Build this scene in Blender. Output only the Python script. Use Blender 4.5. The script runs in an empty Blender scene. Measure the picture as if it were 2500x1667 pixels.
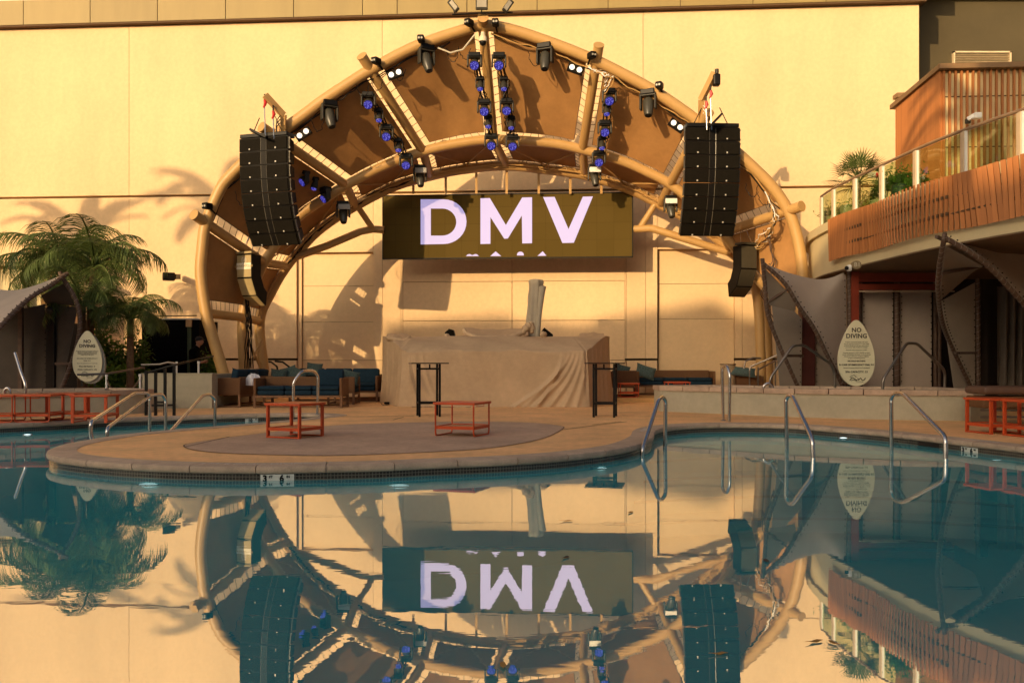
import bpy, bmesh, math, random
from mathutils import Vector, Matrix, Euler, Quaternion
from mathutils.geometry import tessellate_polygon
random.seed(7)
R = math.radians
S = bpy.context.scene
COL = S.collection
F, CX, YH, EYE = 2200.0, 1250.0, 886.0, 1.07     # lens and eye height used to turn survey marks into metres

# ------------------------------------------------------------------ camera
cam = bpy.data.cameras.new('camera'); camo = bpy.data.objects.new('camera', cam); COL.objects.link(camo)
camo.location = (0, 0, EYE); camo.rotation_euler = (R(90), 0, 0)
cam.sensor_width = 36; cam.lens = 36*F/2500; cam.shift_y = 0.0208; cam.clip_start = .05; cam.clip_end = 600
S.camera = camo
# ------------------------------------------------------------------ sun, sky, exposure
SUN = Vector((.64, 1, -.265)).normalized()
sun = bpy.data.lights.new('sun', 'SUN'); suno = bpy.data.objects.new('sun', sun); COL.objects.link(suno)
sun.energy = 4.5; sun.angle = R(.45); sun.color = (1, .69, .36)
suno.rotation_euler = SUN.to_track_quat('-Z', 'Y').to_euler(); suno.location = (-20, -30, 20)
w = bpy.data.worlds.new('World'); S.world = w; w.use_nodes = True
nt = w.node_tree; nt.nodes.clear()
sky = nt.nodes.new('ShaderNodeTexSky'); sky.sky_type = 'NISHITA'; sky.sun_disc = False
sky.sun_elevation = math.asin(-SUN.z); sky.sun_rotation = math.atan2(-SUN.x, -SUN.y)
sky.dust_density = 6; sky.air_density = .7; sky.ozone_density = .3
bg = nt.nodes.new('ShaderNodeBackground'); bg.inputs[1].default_value = .15
wo = nt.nodes.new('ShaderNodeOutputWorld')
nt.links.new(sky.outputs[0], bg.inputs[0]); nt.links.new(bg.outputs[0], wo.inputs[0])
S.view_settings.view_transform = 'Standard'; S.view_settings.look = 'None'
S.view_settings.exposure = 0.0; S.view_settings.gamma = 1
S.render.engine = 'CYCLES'
S.cycles.max_bounces = 8; S.cycles.diffuse_bounces = 4; S.cycles.transparent_max_bounces = 12

# ------------------------------------------------------------------ helpers
def W(x, y, Z): return Vector(((x-CX)*Z/F, Z, EYE-(y-YH)*Z/F))
def Wh(x, Z, h): return Vector(((x-CX)*Z/F, Z, h))
ORG = {}
def origin(o): return ORG.get(o.name, Vector((0, 0, 0)))
def tag(o, label=None, cat=None, group=None, kind=None):
    if label: o['label'] = label
    if cat: o['category'] = cat
    if group: o['group'] = group
    if kind: o['kind'] = kind
    return o
def thing(name, label, cat, loc=(0, 0, 0), rz=0, group=None):
    o = bpy.data.objects.new(name, None); COL.objects.link(o)
    o.empty_display_size = .2
    o.location = loc; o.rotation_euler = (0, 0, rz)
    ORG[o.name] = Vector(loc)
    return tag(o, label, cat, group)
def structure(name):
    o = bpy.data.objects.new(name, None); COL.objects.link(o); ORG[o.name] = Vector((0, 0, 0)); o['kind'] = 'structure'
    return o
def copy_tree(o, parent=None):
    c = o.copy(); COL.objects.link(c); c.parent = parent
    for ch in list(o.children): copy_tree(ch, c)
    return c
def catmull(pts, n=6, closed=False):
    P = [Vector(p) for p in pts]; out = []; N = len(P)
    rng = range(N if closed else N-1)
    for i in rng:
        if closed: a, b, c, d = P[(i-1) % N], P[i], P[(i+1) % N], P[(i+2) % N]
        else: a, b, c, d = P[max(i-1, 0)], P[i], P[i+1], P[min(i+2, N-1)]
        for k in range(n):
            t = k/n
            out.append(.5*((2*b)+(c-a)*t+(2*a-5*b+4*c-d)*t*t+(3*b-a-3*c+d)*t**3))
    if not closed: out.append(P[-1].copy())
    return out
def arclen(pts):
    L = [0]
    for i in range(1, len(pts)): L.append(L[-1]+(pts[i]-pts[i-1]).length)
    return L
def along(pts, t):
    L = arclen(pts); d = t*L[-1]
    for i in range(1, len(pts)):
        if L[i] >= d or i == len(pts)-1:
            k = (d-L[i-1])/max(1e-9, L[i]-L[i-1]); return pts[i-1].lerp(pts[i], k)
class MB:
    def __init__(s): s.v = []; s.f = []
    def add(s, vs, fs):
        b = len(s.v); s.v += [Vector(v) for v in vs]; s.f += [tuple(b+i for i in f) for f in fs]; return s
    def box(s, c, size, rot=None):
        hx, hy, hz = size[0]/2, size[1]/2, size[2]/2; c = Vector(c)
        vs = [Vector((x, y, z)) for z in (-hz, hz) for x, y in ((-hx, -hy), (hx, -hy), (hx, hy), (-hx, hy))]
        if rot is not None:
            m = rot if isinstance(rot, Matrix) else Euler(rot).to_matrix()
            vs = [m @ v for v in vs]
        return s.add([v+c for v in vs], [(3, 2, 1, 0), (4, 5, 6, 7), (0, 1, 5, 4), (1, 2, 6, 5), (2, 3, 7, 6), (3, 0, 4, 7)])
    def bbox(s, a, b):
        a, b = Vector(a), Vector(b); return s.box((a+b)/2, b-a)
    def bevbox(s, c, size, b=.03, rot=None, puff=0, n=2):
        bm = bmesh.new(); bmesh.ops.create_cube(bm, size=1)
        for v in bm.verts: v.co = Vector((v.co.x*size[0], v.co.y*size[1], v.co.z*size[2]))
        bmesh.ops.bevel(bm, geom=list(bm.edges), offset=min(b, min(size)*.48), segments=n, affect='EDGES', profile=.5)
        m = Matrix.Identity(3) if rot is None else (rot if isinstance(rot, Matrix) else Euler(rot).to_matrix())
        bm.verts.index_update()
        vs = [m @ v.co+Vector(c) for v in bm.verts]; fs = [tuple(v.index for v in f.verts) for f in bm.faces]
        bm.free(); return s.add(vs, fs)
    def bar(s, a, b, wd, th, up=(0, 0, 1)):
        a, b = Vector(a), Vector(b); d = (b-a); L = d.length; d.normalize(); up = Vector(up)
        if abs(d.dot(up)) > .98: up = Vector((0, 1, 0))
        x = d.cross(up).normalized(); y = x.cross(d).normalized()
        m = Matrix((x, d, y)).transposed()
        return s.box((a+b)/2, (wd, L, th), m)
    def tube(s, pts, r, n=10, caps=True, closed=False):
        P = [Vector(p) for p in pts]; N = len(P); rr = r if isinstance(r, (list, tuple)) else [r]*N
        t0 = (P[1]-P[0]).normalized(); up = Vector((0, 0, 1)) if abs(t0.z) < .9 else Vector((1, 0, 0))
        x = t0.cross(up).normalized(); rings = []; b = len(s.v)
        for i in range(N):
            if closed: t = P[(i+1) % N]-P[i-1]
            elif i == 0: t = P[1]-P[0]
            elif i == N-1: t = P[-1]-P[-2]
            else: t = P[i+1]-P[i-1]
            t = t.normalized(); x = (x-t*x.dot(t)).normalized(); y = t.cross(x)
            for k in range(n):
                a = 2*math.pi*k/n; s.v.append(P[i]+(x*math.cos(a)+y*math.sin(a))*rr[i])
        for i in range(N if closed else N-1):
            j = (i+1) % N
            for k in range(n):
                k2 = (k+1) % n; s.f.append((b+i*n+k, b+i*n+k2, b+j*n+k2, b+j*n+k))
        if caps and not closed:
            s.f.append(tuple(b+k for k in reversed(range(n)))); s.f.append(tuple(b+(N-1)*n+k for k in range(n)))
        return s
    def cyl(s, a, b, r, r2=None, n=14): return s.tube([a, b], [r, r if r2 is None else r2], n)
    def ball(s, c, rad, n=10, m=7):
        c = Vector(c); rad = Vector(rad) if not isinstance(rad, (int, float)) else Vector((rad,)*3)
        b = len(s.v)
        for i in range(m+1):
            th = math.pi*i/m
            for k in range(n):
                a = 2*math.pi*k/n
                s.v.append(c+Vector((rad.x*math.sin(th)*math.cos(a), rad.y*math.sin(th)*math.sin(a), rad.z*math.cos(th))))
        for i in range(m):
            for k in range(n):
                k2 = (k+1) % n; s.f.append((b+i*n+k, b+(i+1)*n+k, b+(i+1)*n+k2, b+i*n+k2))
        return s
    def grid(s, fn, nu, nv, thick=0):
        b = len(s.v); P = [[fn(i/nu, j/nv) for i in range(nu+1)] for j in range(nv+1)]
        for j in range(nv+1):
            for i in range(nu+1): s.v.append(P[j][i])
        I = lambda i, j, o=0: b+o+j*(nu+1)+i
        for j in range(nv):
            for i in range(nu): s.f.append((I(i, j), I(i+1, j), I(i+1, j+1), I(i, j+1)))
        if thick:
            o = (nu+1)*(nv+1)
            for j in range(nv+1):
                for i in range(nu+1):
                    du = P[j][min(i+1, nu)]-P[j][max(i-1, 0)]; dv = P[min(j+1, nv)][i]-P[max(j-1, 0)][i]
                    nn = du.cross(dv); nn = nn.normalized() if nn.length > 1e-9 else Vector((0, 0, 1))
                    s.v.append(P[j][i]-nn*thick)
            for j in range(nv):
                for i in range(nu): s.f.append((I(i, j, o), I(i, j+1, o), I(i+1, j+1, o), I(i+1, j, o)))
            for i in range(nu):
                s.f.append((I(i, 0), I(i, 0, o), I(i+1, 0, o), I(i+1, 0))); s.f.append((I(i, nv), I(i+1, nv), I(i+1, nv, o), I(i, nv, o)))
            for j in range(nv):
                s.f.append((I(0, j), I(0, j+1), I(0, j+1, o), I(0, j, o))); s.f.append((I(nu, j), I(nu, j, o), I(nu, j+1, o), I(nu, j+1)))
        return s
    def prism(s, poly, ext):
        "polygon of 3D points extruded by vector ext"
        P = [Vector(p) for p in poly]; n = len(P); b = len(s.v); ext = Vector(ext)
        s.v += P+[p+ext for p in P]
        for t in tessellate_polygon([P]):
            s.f.append(tuple(b+i for i in t)); s.f.append(tuple(b+n+i for i in reversed(t)))
        for i in range(n):
            j = (i+1) % n; s.f.append((b+i, b+n+i, b+n+j, b+j))
        return s
    def face(s, poly):
        P = [Vector(p) for p in poly]; b = len(s.v); s.v += P
        for t in tessellate_polygon([P]): s.f.append(tuple(b+i for i in t))
        return s
    def mesh(s, name, m, off=Vector((0, 0, 0)), smooth=False):
        me = bpy.data.meshes.new(name); me.from_pydata([v-off for v in s.v], [], s.f)
        bm = bmesh.new(); bm.from_mesh(me); bmesh.ops.recalc_face_normals(bm, faces=bm.faces); bm.to_mesh(me); bm.free()
        if m: me.materials.append(m)
        if smooth:
            me.polygons.foreach_set('use_smooth', [True]*len(me.polygons))
            try: me.set_sharp_from_angle(angle=R(42))
            except Exception: pass
        return me
    def build(s, name, m, parent=None, world=False, smooth=False, kind=None, label=None, cat=None, group=None):
        """one mesh object; world=True: coordinates are world coordinates and the parent is unrotated"""
        if parent is None:
            if kind == 'structure' or not s.v: off = Vector((0, 0, 0))
            else:
                xs = [v.x for v in s.v]; ys = [v.y for v in s.v]; zs = [v.z for v in s.v]
                off = Vector(((min(xs)+max(xs))/2, (min(ys)+max(ys))/2, min(zs)))
        else: off = origin(parent) if world else Vector((0, 0, 0))
        o = bpy.data.objects.new(name, s.mesh(name, m, off, smooth)); COL.objects.link(o)
        if parent is None: o.location = off
        else: o.parent = parent
        ORG[o.name] = off.copy()
        return tag(o, label, cat, group, kind)
def inst(me, name, parent, loc=(0, 0, 0), rot=(0, 0, 0), scale=(1, 1, 1)):
    o = bpy.data.objects.new(name, me); COL.objects.link(o); o.parent = parent
    o.location = loc; o.rotation_euler = rot; o.scale = scale
    return o
def text_mb(body, size, align='CENTER', extrude=.004, spacing=1.0, bold=0.0):
    cu = bpy.data.curves.new('t', 'FONT'); cu.body = body; cu.size = size; cu.align_x = align; cu.align_y = 'CENTER'
    cu.extrude = extrude; cu.space_character = spacing; cu.offset = bold; cu.resolution_u = 3
    o = bpy.data.objects.new('t', cu); COL.objects.link(o)
    dg = bpy.context.evaluated_depsgraph_get(); dg.update()
    me = bpy.data.meshes.new_from_object(o.evaluated_get(dg))
    mb = MB(); mb.add([v.co.copy() for v in me.vertices], [tuple(p.vertices) for p in me.polygons])
    bpy.data.objects.remove(o); bpy.data.curves.remove(cu); bpy.data.meshes.remove(me)
    return mb
def place(mb, m):            # transform a builder
    mb.v = [m @ v for v in mb.v]; return mb
def frame(o, x, z):          # matrix: local x -> x, local y -> z, local z (towards viewer) -> x cross z
    x = Vector(x).normalized(); z = Vector(z).normalized(); n = x.cross(z).normalized(); z = n.cross(x)
    m = Matrix((x, z, n)).transposed().to_4x4(); m.translation = Vector(o); return m

# ------------------------------------------------------------------ materials
MATS = {}
def mat(name, col, rough=.6, metal=0, var=.12, scale=4, bump=0, bscale=40, speck=0, emit=None, estr=0, spec=.4, wood=False, streak=False, trans=0):
    if name in MATS: return MATS[name]
    m = bpy.data.materials.new(name); m.use_nodes = True; n = m.node_tree.nodes; l = m.node_tree.links
    b = n['Principled BSDF']; b.inputs['Roughness'].default_value = rough; b.inputs['Metallic'].default_value = metal
    b.inputs['Specular IOR Level'].default_value = spec
    tc = n.new('ShaderNodeTexCoord'); mp = n.new('ShaderNodeMapping'); l.new(tc.outputs['Object'], mp.inputs[0])
    if wood: mp.inputs['Scale'].default_value = (1, 1, .06)
    if streak: mp.inputs['Scale'].default_value = (1, 1, .18)
    nz = n.new('ShaderNodeTexNoise'); nz.inputs['Scale'].default_value = scale; nz.inputs['Detail'].default_value = 6
    nz.inputs['Roughness'].default_value = .65
    l.new(mp.outputs[0], nz.inputs['Vector'])
    cr = n.new('ShaderNodeMapRange'); cr.inputs[1].default_value = .3; cr.inputs[2].default_value = .7
    cr.inputs[3].default_value = 1-var; cr.inputs[4].default_value = 1+var
    l.new(nz.outputs['Fac'], cr.inputs[0])
    oi = n.new('ShaderNodeObjectInfo'); r2 = n.new('ShaderNodeMapRange')
    r2.inputs[3].default_value = 1-var*.5; r2.inputs[4].default_value = 1+var*.5; l.new(oi.outputs['Random'], r2.inputs[0])
    mu = n.new('ShaderNodeMath'); mu.operation = 'MULTIPLY'; l.new(cr.outputs[0], mu.inputs[0]); l.new(r2.outputs[0], mu.inputs[1])
    if speck:
        for sc_, am in ((130, speck), (.35, speck*.6), (9, speck*.5)):
            n3 = n.new('ShaderNodeTexNoise'); n3.inputs['Scale'].default_value = sc_; n3.inputs['Detail'].default_value = 5; l.new(tc.outputs['Object'], n3.inputs['Vector'])
            c3 = n.new('ShaderNodeMapRange'); c3.inputs[1].default_value = .35; c3.inputs[2].default_value = .65; c3.inputs[3].default_value = 1-am; c3.inputs[4].default_value = 1+am; l.new(n3.outputs['Fac'], c3.inputs[0])
            m4 = n.new('ShaderNodeMath'); m4.operation = 'MULTIPLY'; l.new(mu.outputs[0], m4.inputs[0]); l.new(c3.outputs[0], m4.inputs[1]); mu = m4
    vm = n.new('ShaderNodeVectorMath'); vm.operation = 'SCALE'; vm.inputs[0].default_value = col[:3]; l.new(mu.outputs[0], vm.inputs['Scale'])
    l.new(vm.outputs[0], b.inputs['Base Color'])
    if bump:
        n2 = n.new('ShaderNodeTexNoise'); n2.inputs['Scale'].default_value = bscale; n2.inputs['Detail'].default_value = 4
        l.new(mp.outputs[0], n2.inputs['Vector'])
        bp = n.new('ShaderNodeBump'); bp.inputs['Strength'].default_value = bump; bp.inputs['Distance'].default_value = .02
        l.new(n2.outputs['Fac'], bp.inputs['Height']); l.new(bp.outputs[0], b.inputs['Normal'])
    if emit: b.inputs['Emission Color'].default_value = (*emit, 1); b.inputs['Emission Strength'].default_value = estr
    if trans:
        tl = n.new('ShaderNodeBsdfTranslucent'); l.new(vm.outputs[0], tl.inputs[0]); mx = n.new('ShaderNodeMixShader'); mx.inputs[0].default_value = trans
        l.new(b.outputs[0], mx.inputs[1]); l.new(tl.outputs[0], mx.inputs[2]); l.new(mx.outputs[0], n['Material Output'].inputs[0])
    MATS[name] = m; return m
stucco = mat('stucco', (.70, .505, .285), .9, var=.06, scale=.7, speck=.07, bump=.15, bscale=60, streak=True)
panelm = mat('door_panel_paint', (.69, .50, .275), .7, speck=.05, var=.04, scale=1.2, bump=.05, bscale=50)
fasc = mat('fascia_metal', (.27, .20, .07), .55, var=.12, scale=1.1, streak=True)
upperp = mat('upper_panel', (.72, .60, .45), .7, var=.05, scale=.6)
reveal = mat('reveal_dark', (.10, .055, .025), .8)
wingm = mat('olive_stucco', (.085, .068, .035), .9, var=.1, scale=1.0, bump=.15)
tan = mat('tan_steel', (.48, .29, .105), .42, var=.05, scale=2)
memb = mat('brown_membrane', (.38, .195, .065), .8, speck=.05, var=.12, scale=2.2, bump=.1, bscale=14)
black = mat('black_metal', (.006, .0055, .005), .45, var=.2, spec=.2)
blackp = mat('black_plastic', (.007, .006, .005), .5, var=.2, spec=.12)
grille = mat('speaker_grille', (.009, .0075, .005), .7, var=.15, scale=20, bump=.4, bscale=120, spec=.06)
grey = mat('grey_housing', (.035, .032, .024), .5, spec=.3)
white = mat('white_paint', (.78, .76, .7), .5, var=.05)
steel = mat('stainless_steel', (.62, .60, .57), .22, 1, var=.06, scale=6)
darksteel = mat('bronzed_steel', (.22, .19, .16), .3, .9)
orange = mat('orange_powdercoat', (.60, .085, .02), .4, var=.08)
concrete = mat('tan_concrete', (.80, .45, .19), .7, var=.16, scale=1.1, speck=.16, bump=.12, bscale=60)
inlay = mat('mauve_concrete', (.50, .335, .225), .8, speck=.16, var=.13, scale=1.6, bump=.2, bscale=90)
stone = mat('coping_stone', (.50, .36, .25), .75, speck=.14, var=.16, scale=3, bump=.15, bscale=50)
grout = mat('pale_grout', (.55, .48, .38), .9)
wallst = mat('grey_green_stucco', (.46, .42, .30), .9, speck=.08, var=.07, scale=1.6, bump=.15, bscale=70)
cover = mat('tan_cover_cloth', (.52, .365, .215), .85, speck=.07, var=.10, scale=1.6, bump=.08, bscale=25)
umb = mat('grey_beige_cloth', (.42, .36, .26), .85, var=.08)
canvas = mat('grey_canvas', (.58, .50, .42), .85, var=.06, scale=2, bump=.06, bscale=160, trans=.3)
poleb = mat('brown_pole', (.10, .06, .04), .6, var=.3, scale=12)
redst = mat('red_oxide_steel', (.22, .035, .015), .5, var=.15)
darkin = mat('dark_interior', (.02, .014, .010), .9)  # near-black that stands in for shade in recesses and interiors
curtain = mat('grey_curtain', (.13, .11, .09), .9)
inner = mat('shaded_canvas', (.27, .23, .185), .9, var=.06)  # grey canvas darkened for the shade inside the right cabanas
dim = mat('deep_shade_canvas', (.07, .06, .05), .9)  # same canvas taken near black for the shaded left cabana interior
wood = mat('cedar_slat', (.43, .165, .05), .6, var=.22, scale=14, wood=True)
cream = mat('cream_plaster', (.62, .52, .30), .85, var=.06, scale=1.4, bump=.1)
woven = mat('brown_wicker', (.15, .068, .024), .7, var=.3, scale=60, bump=.5, bscale=90)
woodf = mat('teak_frame', (.20, .10, .045), .6, var=.2, scale=10)
navy = mat('navy_cushion', (.016, .036, .055), .95, spec=.1, var=.15, scale=8)
teal = mat('grey_teal_cushion', (.07, .11, .10), .9, var=.45, scale=30)
towelm = mat('white_towel', (.75, .74, .76), .95)
leafm = mat('palm_leaf', (.10, .145, .035), .55, var=.45, scale=3, trans=.3)
leafd = mat('shrub_leaf', (.10, .20, .03), .6, var=.5, scale=6, trans=.3)
trunkm = mat('palm_trunk', (.14, .085, .045), .9, var=.4, scale=14, bump=.5, bscale=30)
signm = mat('sign_board', (.74, .68, .46), .6, var=.03)
inkm = mat('sign_ink', (.05, .04, .03), .7)
skin = mat('skin', (.42, .22, .14), .6)
hairm = mat('black_cap', (.008, .008, .012), .8)
shirt = mat('black_shirt', (.004, .004, .005), .9, spec=.03)
lavender = mat('led_letters', (.3, .28, .4), .6, emit=(.50, .44, .80), estr=.72, var=0)
bluel = None
potg = mat('green_glazed_pot', (.05, .09, .07), .25)
potc = mat('cream_pot', (.50, .46, .36), .8)
redhook = mat('red_hook', (.5, .02, .02), .4)
lampw = mat('lamp_lens_white', (.8, .78, .7), .3, emit=(1, .93, .8), estr=.8)
poolt = mat('teal_plaster', (.16, .80, .84), .8, var=.05)
stepp = mat('step_plaster', (.36, .55, .50), .8, var=.05)
leafdead = mat('dead_leaf', (.40, .20, .04), .7)

def led_mat():
    m = bpy.data.materials.new('led_screen'); m.use_nodes = True; n = m.node_tree.nodes; l = m.node_tree.links
    b = n['Principled BSDF']; b.inputs['Roughness'].default_value = .7; b.inputs['Specular IOR Level'].default_value = .05
    tc = n.new('ShaderNodeTexCoord'); br = n.new('ShaderNodeTexBrick'); br.offset = 0
    br.inputs['Scale'].default_value = 1; br.inputs['Brick Width'].default_value = .5; br.inputs['Row Height'].default_value = .5
    br.inputs['Mortar Size'].default_value = .004
    br.inputs['Color1'].default_value = (.088, .060, .014, 1); br.inputs['Color2'].default_value = (.098, .067, .017, 1); br.inputs['Mortar'].default_value = (.06, .04, .01, 1)
    sp = n.new('ShaderNodeSeparateXYZ'); cb = n.new('ShaderNodeCombineXYZ'); l.new(tc.outputs['Object'], sp.inputs[0])
    l.new(sp.outputs[0], cb.inputs[0]); l.new(sp.outputs[2], cb.inputs[1]); l.new(cb.outputs[0], br.inputs[0]); l.new(br.outputs[0], b.inputs['Base Color'])
    return m
ledm = led_mat()
def lens_mat():
    m = bpy.data.materials.new('blue_lens'); m.use_nodes = True; n = m.node_tree.nodes; l = m.node_tree.links
    b = n['Principled BSDF']; b.inputs['Base Color'].default_value = (.01, .01, .05, 1)
    tc = n.new('ShaderNodeTexCoord'); vo = n.new('ShaderNodeTexVoronoi'); vo.inputs['Scale'].default_value = 26; l.new(tc.outputs['Object'], vo.inputs[0])
    cr = n.new('ShaderNodeValToRGB'); cr.color_ramp.elements[0].color = (.30, .28, 1, 1); cr.color_ramp.elements[1].color = (.01, .01, .25, 1)
    cr.color_ramp.elements[0].position = .15; cr.color_ramp.elements[1].position = .5
    l.new(vo.outputs['Distance'], cr.inputs[0]); l.new(cr.outputs[0], b.inputs['Emission Color']); b.inputs['Emission Strength'].default_value = .95
    return m
bluel = lens_mat()
def tile_mat():
    m = bpy.data.materials.new('waterline_mosaic'); m.use_nodes = True; n = m.node_tree.nodes; l = m.node_tree.links
    b = n['Principled BSDF']; b.inputs['Roughness'].default_value = .25
    uv = n.new('ShaderNodeUVMap'); br = n.new('ShaderNodeTexBrick'); br.offset = 0; br.inputs['Scale'].default_value = 1
    br.inputs['Brick Width'].default_value = .036; br.inputs['Row Height'].default_value = .036; br.inputs['Mortar Size'].default_value = .0032
    br.inputs['Color1'].default_value = (.02, .018, .016, 1); br.inputs['Color2'].default_value = (.045, .036, .03, 1); br.inputs['Mortar'].default_value = (.17, .155, .12, 1)
    l.new(uv.outputs[0], br.inputs[0]); l.new(br.outputs[0], b.inputs['Base Color']); return m
tilem = tile_mat()
def water_mat(name, k0, k1):
    m = bpy.data.materials.new(name); m.use_nodes = True; n = m.node_tree.nodes; l = m.node_tree.links
    n.remove(n['Principled BSDF'])
    tr = n.new('ShaderNodeBsdfTransparent'); tr.inputs[0].default_value = (.86, 1, .99, 1)
    gl = n.new('ShaderNodeBsdfGlossy'); gl.inputs['Roughness'].default_value = .008; gl.inputs[0].default_value = (.93, .95, .93, 1)
    fr = n.new('ShaderNodeFresnel'); fr.inputs[0].default_value = 1.33
    mr = n.new('ShaderNodeMapRange'); mr.inputs[1].default_value = .08; mr.inputs[2].default_value = .55; mr.inputs[3].default_value = k0; mr.inputs[4].default_value = k1
    mx = n.new('ShaderNodeMixShader'); l.new(fr.outputs[0], mr.inputs[0]); l.new(mr.outputs[0], mx.inputs[0]); l.new(tr.outputs[0], mx.inputs[1]); l.new(gl.outputs[0], mx.inputs[2])
    df = n.new('ShaderNodeBsdfDiffuse'); df.inputs[0].default_value = (.09, .60, .66, 1); m2 = n.new('ShaderNodeMixShader'); m2.inputs[0].default_value = .62
    l.new(tr.outputs[0], m2.inputs[1]); l.new(df.outputs[0], m2.inputs[2]); l.new(m2.outputs[0], mx.inputs[1])
    l.new(mx.outputs[0], n['Material Output'].inputs[0])
    tc = n.new('ShaderNodeTexCoord'); mp = n.new('ShaderNodeMapping'); mp.inputs['Scale'].default_value = (1.2, 3.2, 1); l.new(tc.outputs['Object'], mp.inputs[0])
    nz = n.new('ShaderNodeTexNoise'); nz.inputs['Scale'].default_value = 2.0; nz.inputs['Detail'].default_value = 3; nz.inputs['Roughness'].default_value = .5; nz.inputs['Distortion'].default_value = .3
    l.new(mp.outputs[0], nz.inputs['Vector'])
    bp = n.new('ShaderNodeBump'); bp.inputs['Strength'].default_value = .05; bp.inputs['Distance'].default_value = .005
    l.new(nz.outputs['Fac'], bp.inputs['Height']); l.new(bp.outputs[0], gl.inputs['Normal'])
    return m
waterm = water_mat('pool_water', .33, .62)
def glass_mat():
    m = bpy.data.materials.new('railing_glass'); m.use_nodes = True; n = m.node_tree.nodes; l = m.node_tree.links
    n.remove(n['Principled BSDF'])
    tr = n.new('ShaderNodeBsdfTransparent'); tr.inputs[0].default_value = (.80, .87, .70, 1)
    gl = n.new('ShaderNodeBsdfGlossy'); gl.inputs['Roughness'].default_value = .02
    lw = n.new('ShaderNodeLayerWeight'); lw.inputs[0].default_value = .5; pw = n.new('ShaderNodeMath'); pw.operation = 'POWER'; pw.inputs[1].default_value = 3.5
    l.new(lw.outputs['Facing'], pw.inputs[0]); fr = n.new('ShaderNodeMapRange'); fr.inputs[3].default_value = .08; fr.inputs[4].default_value = .5; l.new(pw.outputs[0], fr.inputs[0]); mx = n.new('ShaderNodeMixShader')
    l.new(fr.outputs[0], mx.inputs[0]); l.new(tr.outputs[0], mx.inputs[1]); l.new(gl.outputs[0], mx.inputs[2]); l.new(mx.outputs[0], n['Material Output'].inputs[0]); return m
glassm = glass_mat()

# ================================================================== GROUND AND POOL
pool_pts = [(-13, -1.2), (-15.5, 4), (-14.5, 9.5), (-11.6, 13.4), (-9.5, 15.1), (-8.5, 16.1), (-7.58, 17.2), (-6.7, 17.85), (-5.6, 18.6), (-4.8, 18.95), (-4.05, 18.85), (-3.65, 18.3),
    (-3.85, 17.6), (-4.2, 16.7), (-4.68, 15.7), (-5.35, 14.45), (-5.75, 13.5), (-5.85, 12.75), (-5.86, 11.85), (-5.62, 10.95), (-5.16, 10.28), (-4.4, 9.76), (-3.88, 9.54), (-3.34, 9.39), (-2.72, 9.32), (-2.07, 9.4),
    (-1.42, 9.53), (-.88, 9.76), (-.2, 10.0), (.42, 10.35), (.91, 10.8), (1.33, 11.3), (1.7, 12.05), (2.02, 13.1), (2.2, 14.1), (2.5, 14.95), (3.1, 15.6), (3.85, 15.85), (4.8, 15.6),
    (5.3, 14.85), (5.76, 14.0), (6.02, 13.2), (6.25, 12.3), (6.55, 11.3), (7.3, 8.6), (8.1, 5), (8.3, 1.5), (6, -1.2), (-3, -1.6)]
PO = [v.xy for v in catmull([(x, y, 0) for x, y in pool_pts], 6, True)]
def area(P): return sum(P[i].x*P[(i+1) % len(P)].y-P[(i+1) % len(P)].x*P[i].y for i in range(len(P)))/2
if area(PO) < 0: PO.reverse()
def resample(P, step):
    P3 = [Vector((p.x, p.y, 0)) for p in P]+[Vector((P[0].x, P[0].y, 0))]; L = arclen(P3); n = int(L[-1]/step); out = []; j = 1
    for i in range(n):
        d = L[-1]*i/n
        while L[j] < d: j += 1
        k = (d-L[j-1])/(L[j]-L[j-1]); out.append(P3[j-1].lerp(P3[j], k).xy)
    return out
PO = resample(PO, .16); NP = len(PO)
def nrm(i):
    t = (PO[(i+1) % NP]-PO[i-1]).normalized(); return Vector((t.y, -t.x))     # outward for a ccw ring
NO = [nrm(i) for i in range(NP)]
WZ = -.148
def ring(off, z): return [Vector((PO[i].x+NO[i].x*off, PO[i].y+NO[i].y*off, z)) for i in range(NP)]
# deck sheet with the pool cut out
def sheet_with_hole(name, hole, ext, z, m):
    bm = bmesh.new()
    ov = [bm.verts.new((x, y, z)) for x, y in ext]; hv = [bm.verts.new((p.x, p.y, z)) for p in hole]
    for L in (ov, hv):
        for i in range(len(L)): bm.edges.new((L[i], L[(i+1) % len(L)]))
    bmesh.ops.triangle_fill(bm, edges=list(bm.edges), use_beauty=True)
    for f in bm.faces:
        if f.normal.z < 0: f.normal_flip()
    me = bpy.data.meshes.new(name); bm.to_mesh(me); bm.free(); me.materials.append(m)
    o = bpy.data.objects.new(name, me); COL.objects.link(o); o['kind'] = 'structure'; return o
sheet_with_hole('pool_deck', ring(.30, 0), [(-80, -90), (80, -90), (80, 60), (-80, 60)], 0, concrete)
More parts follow.
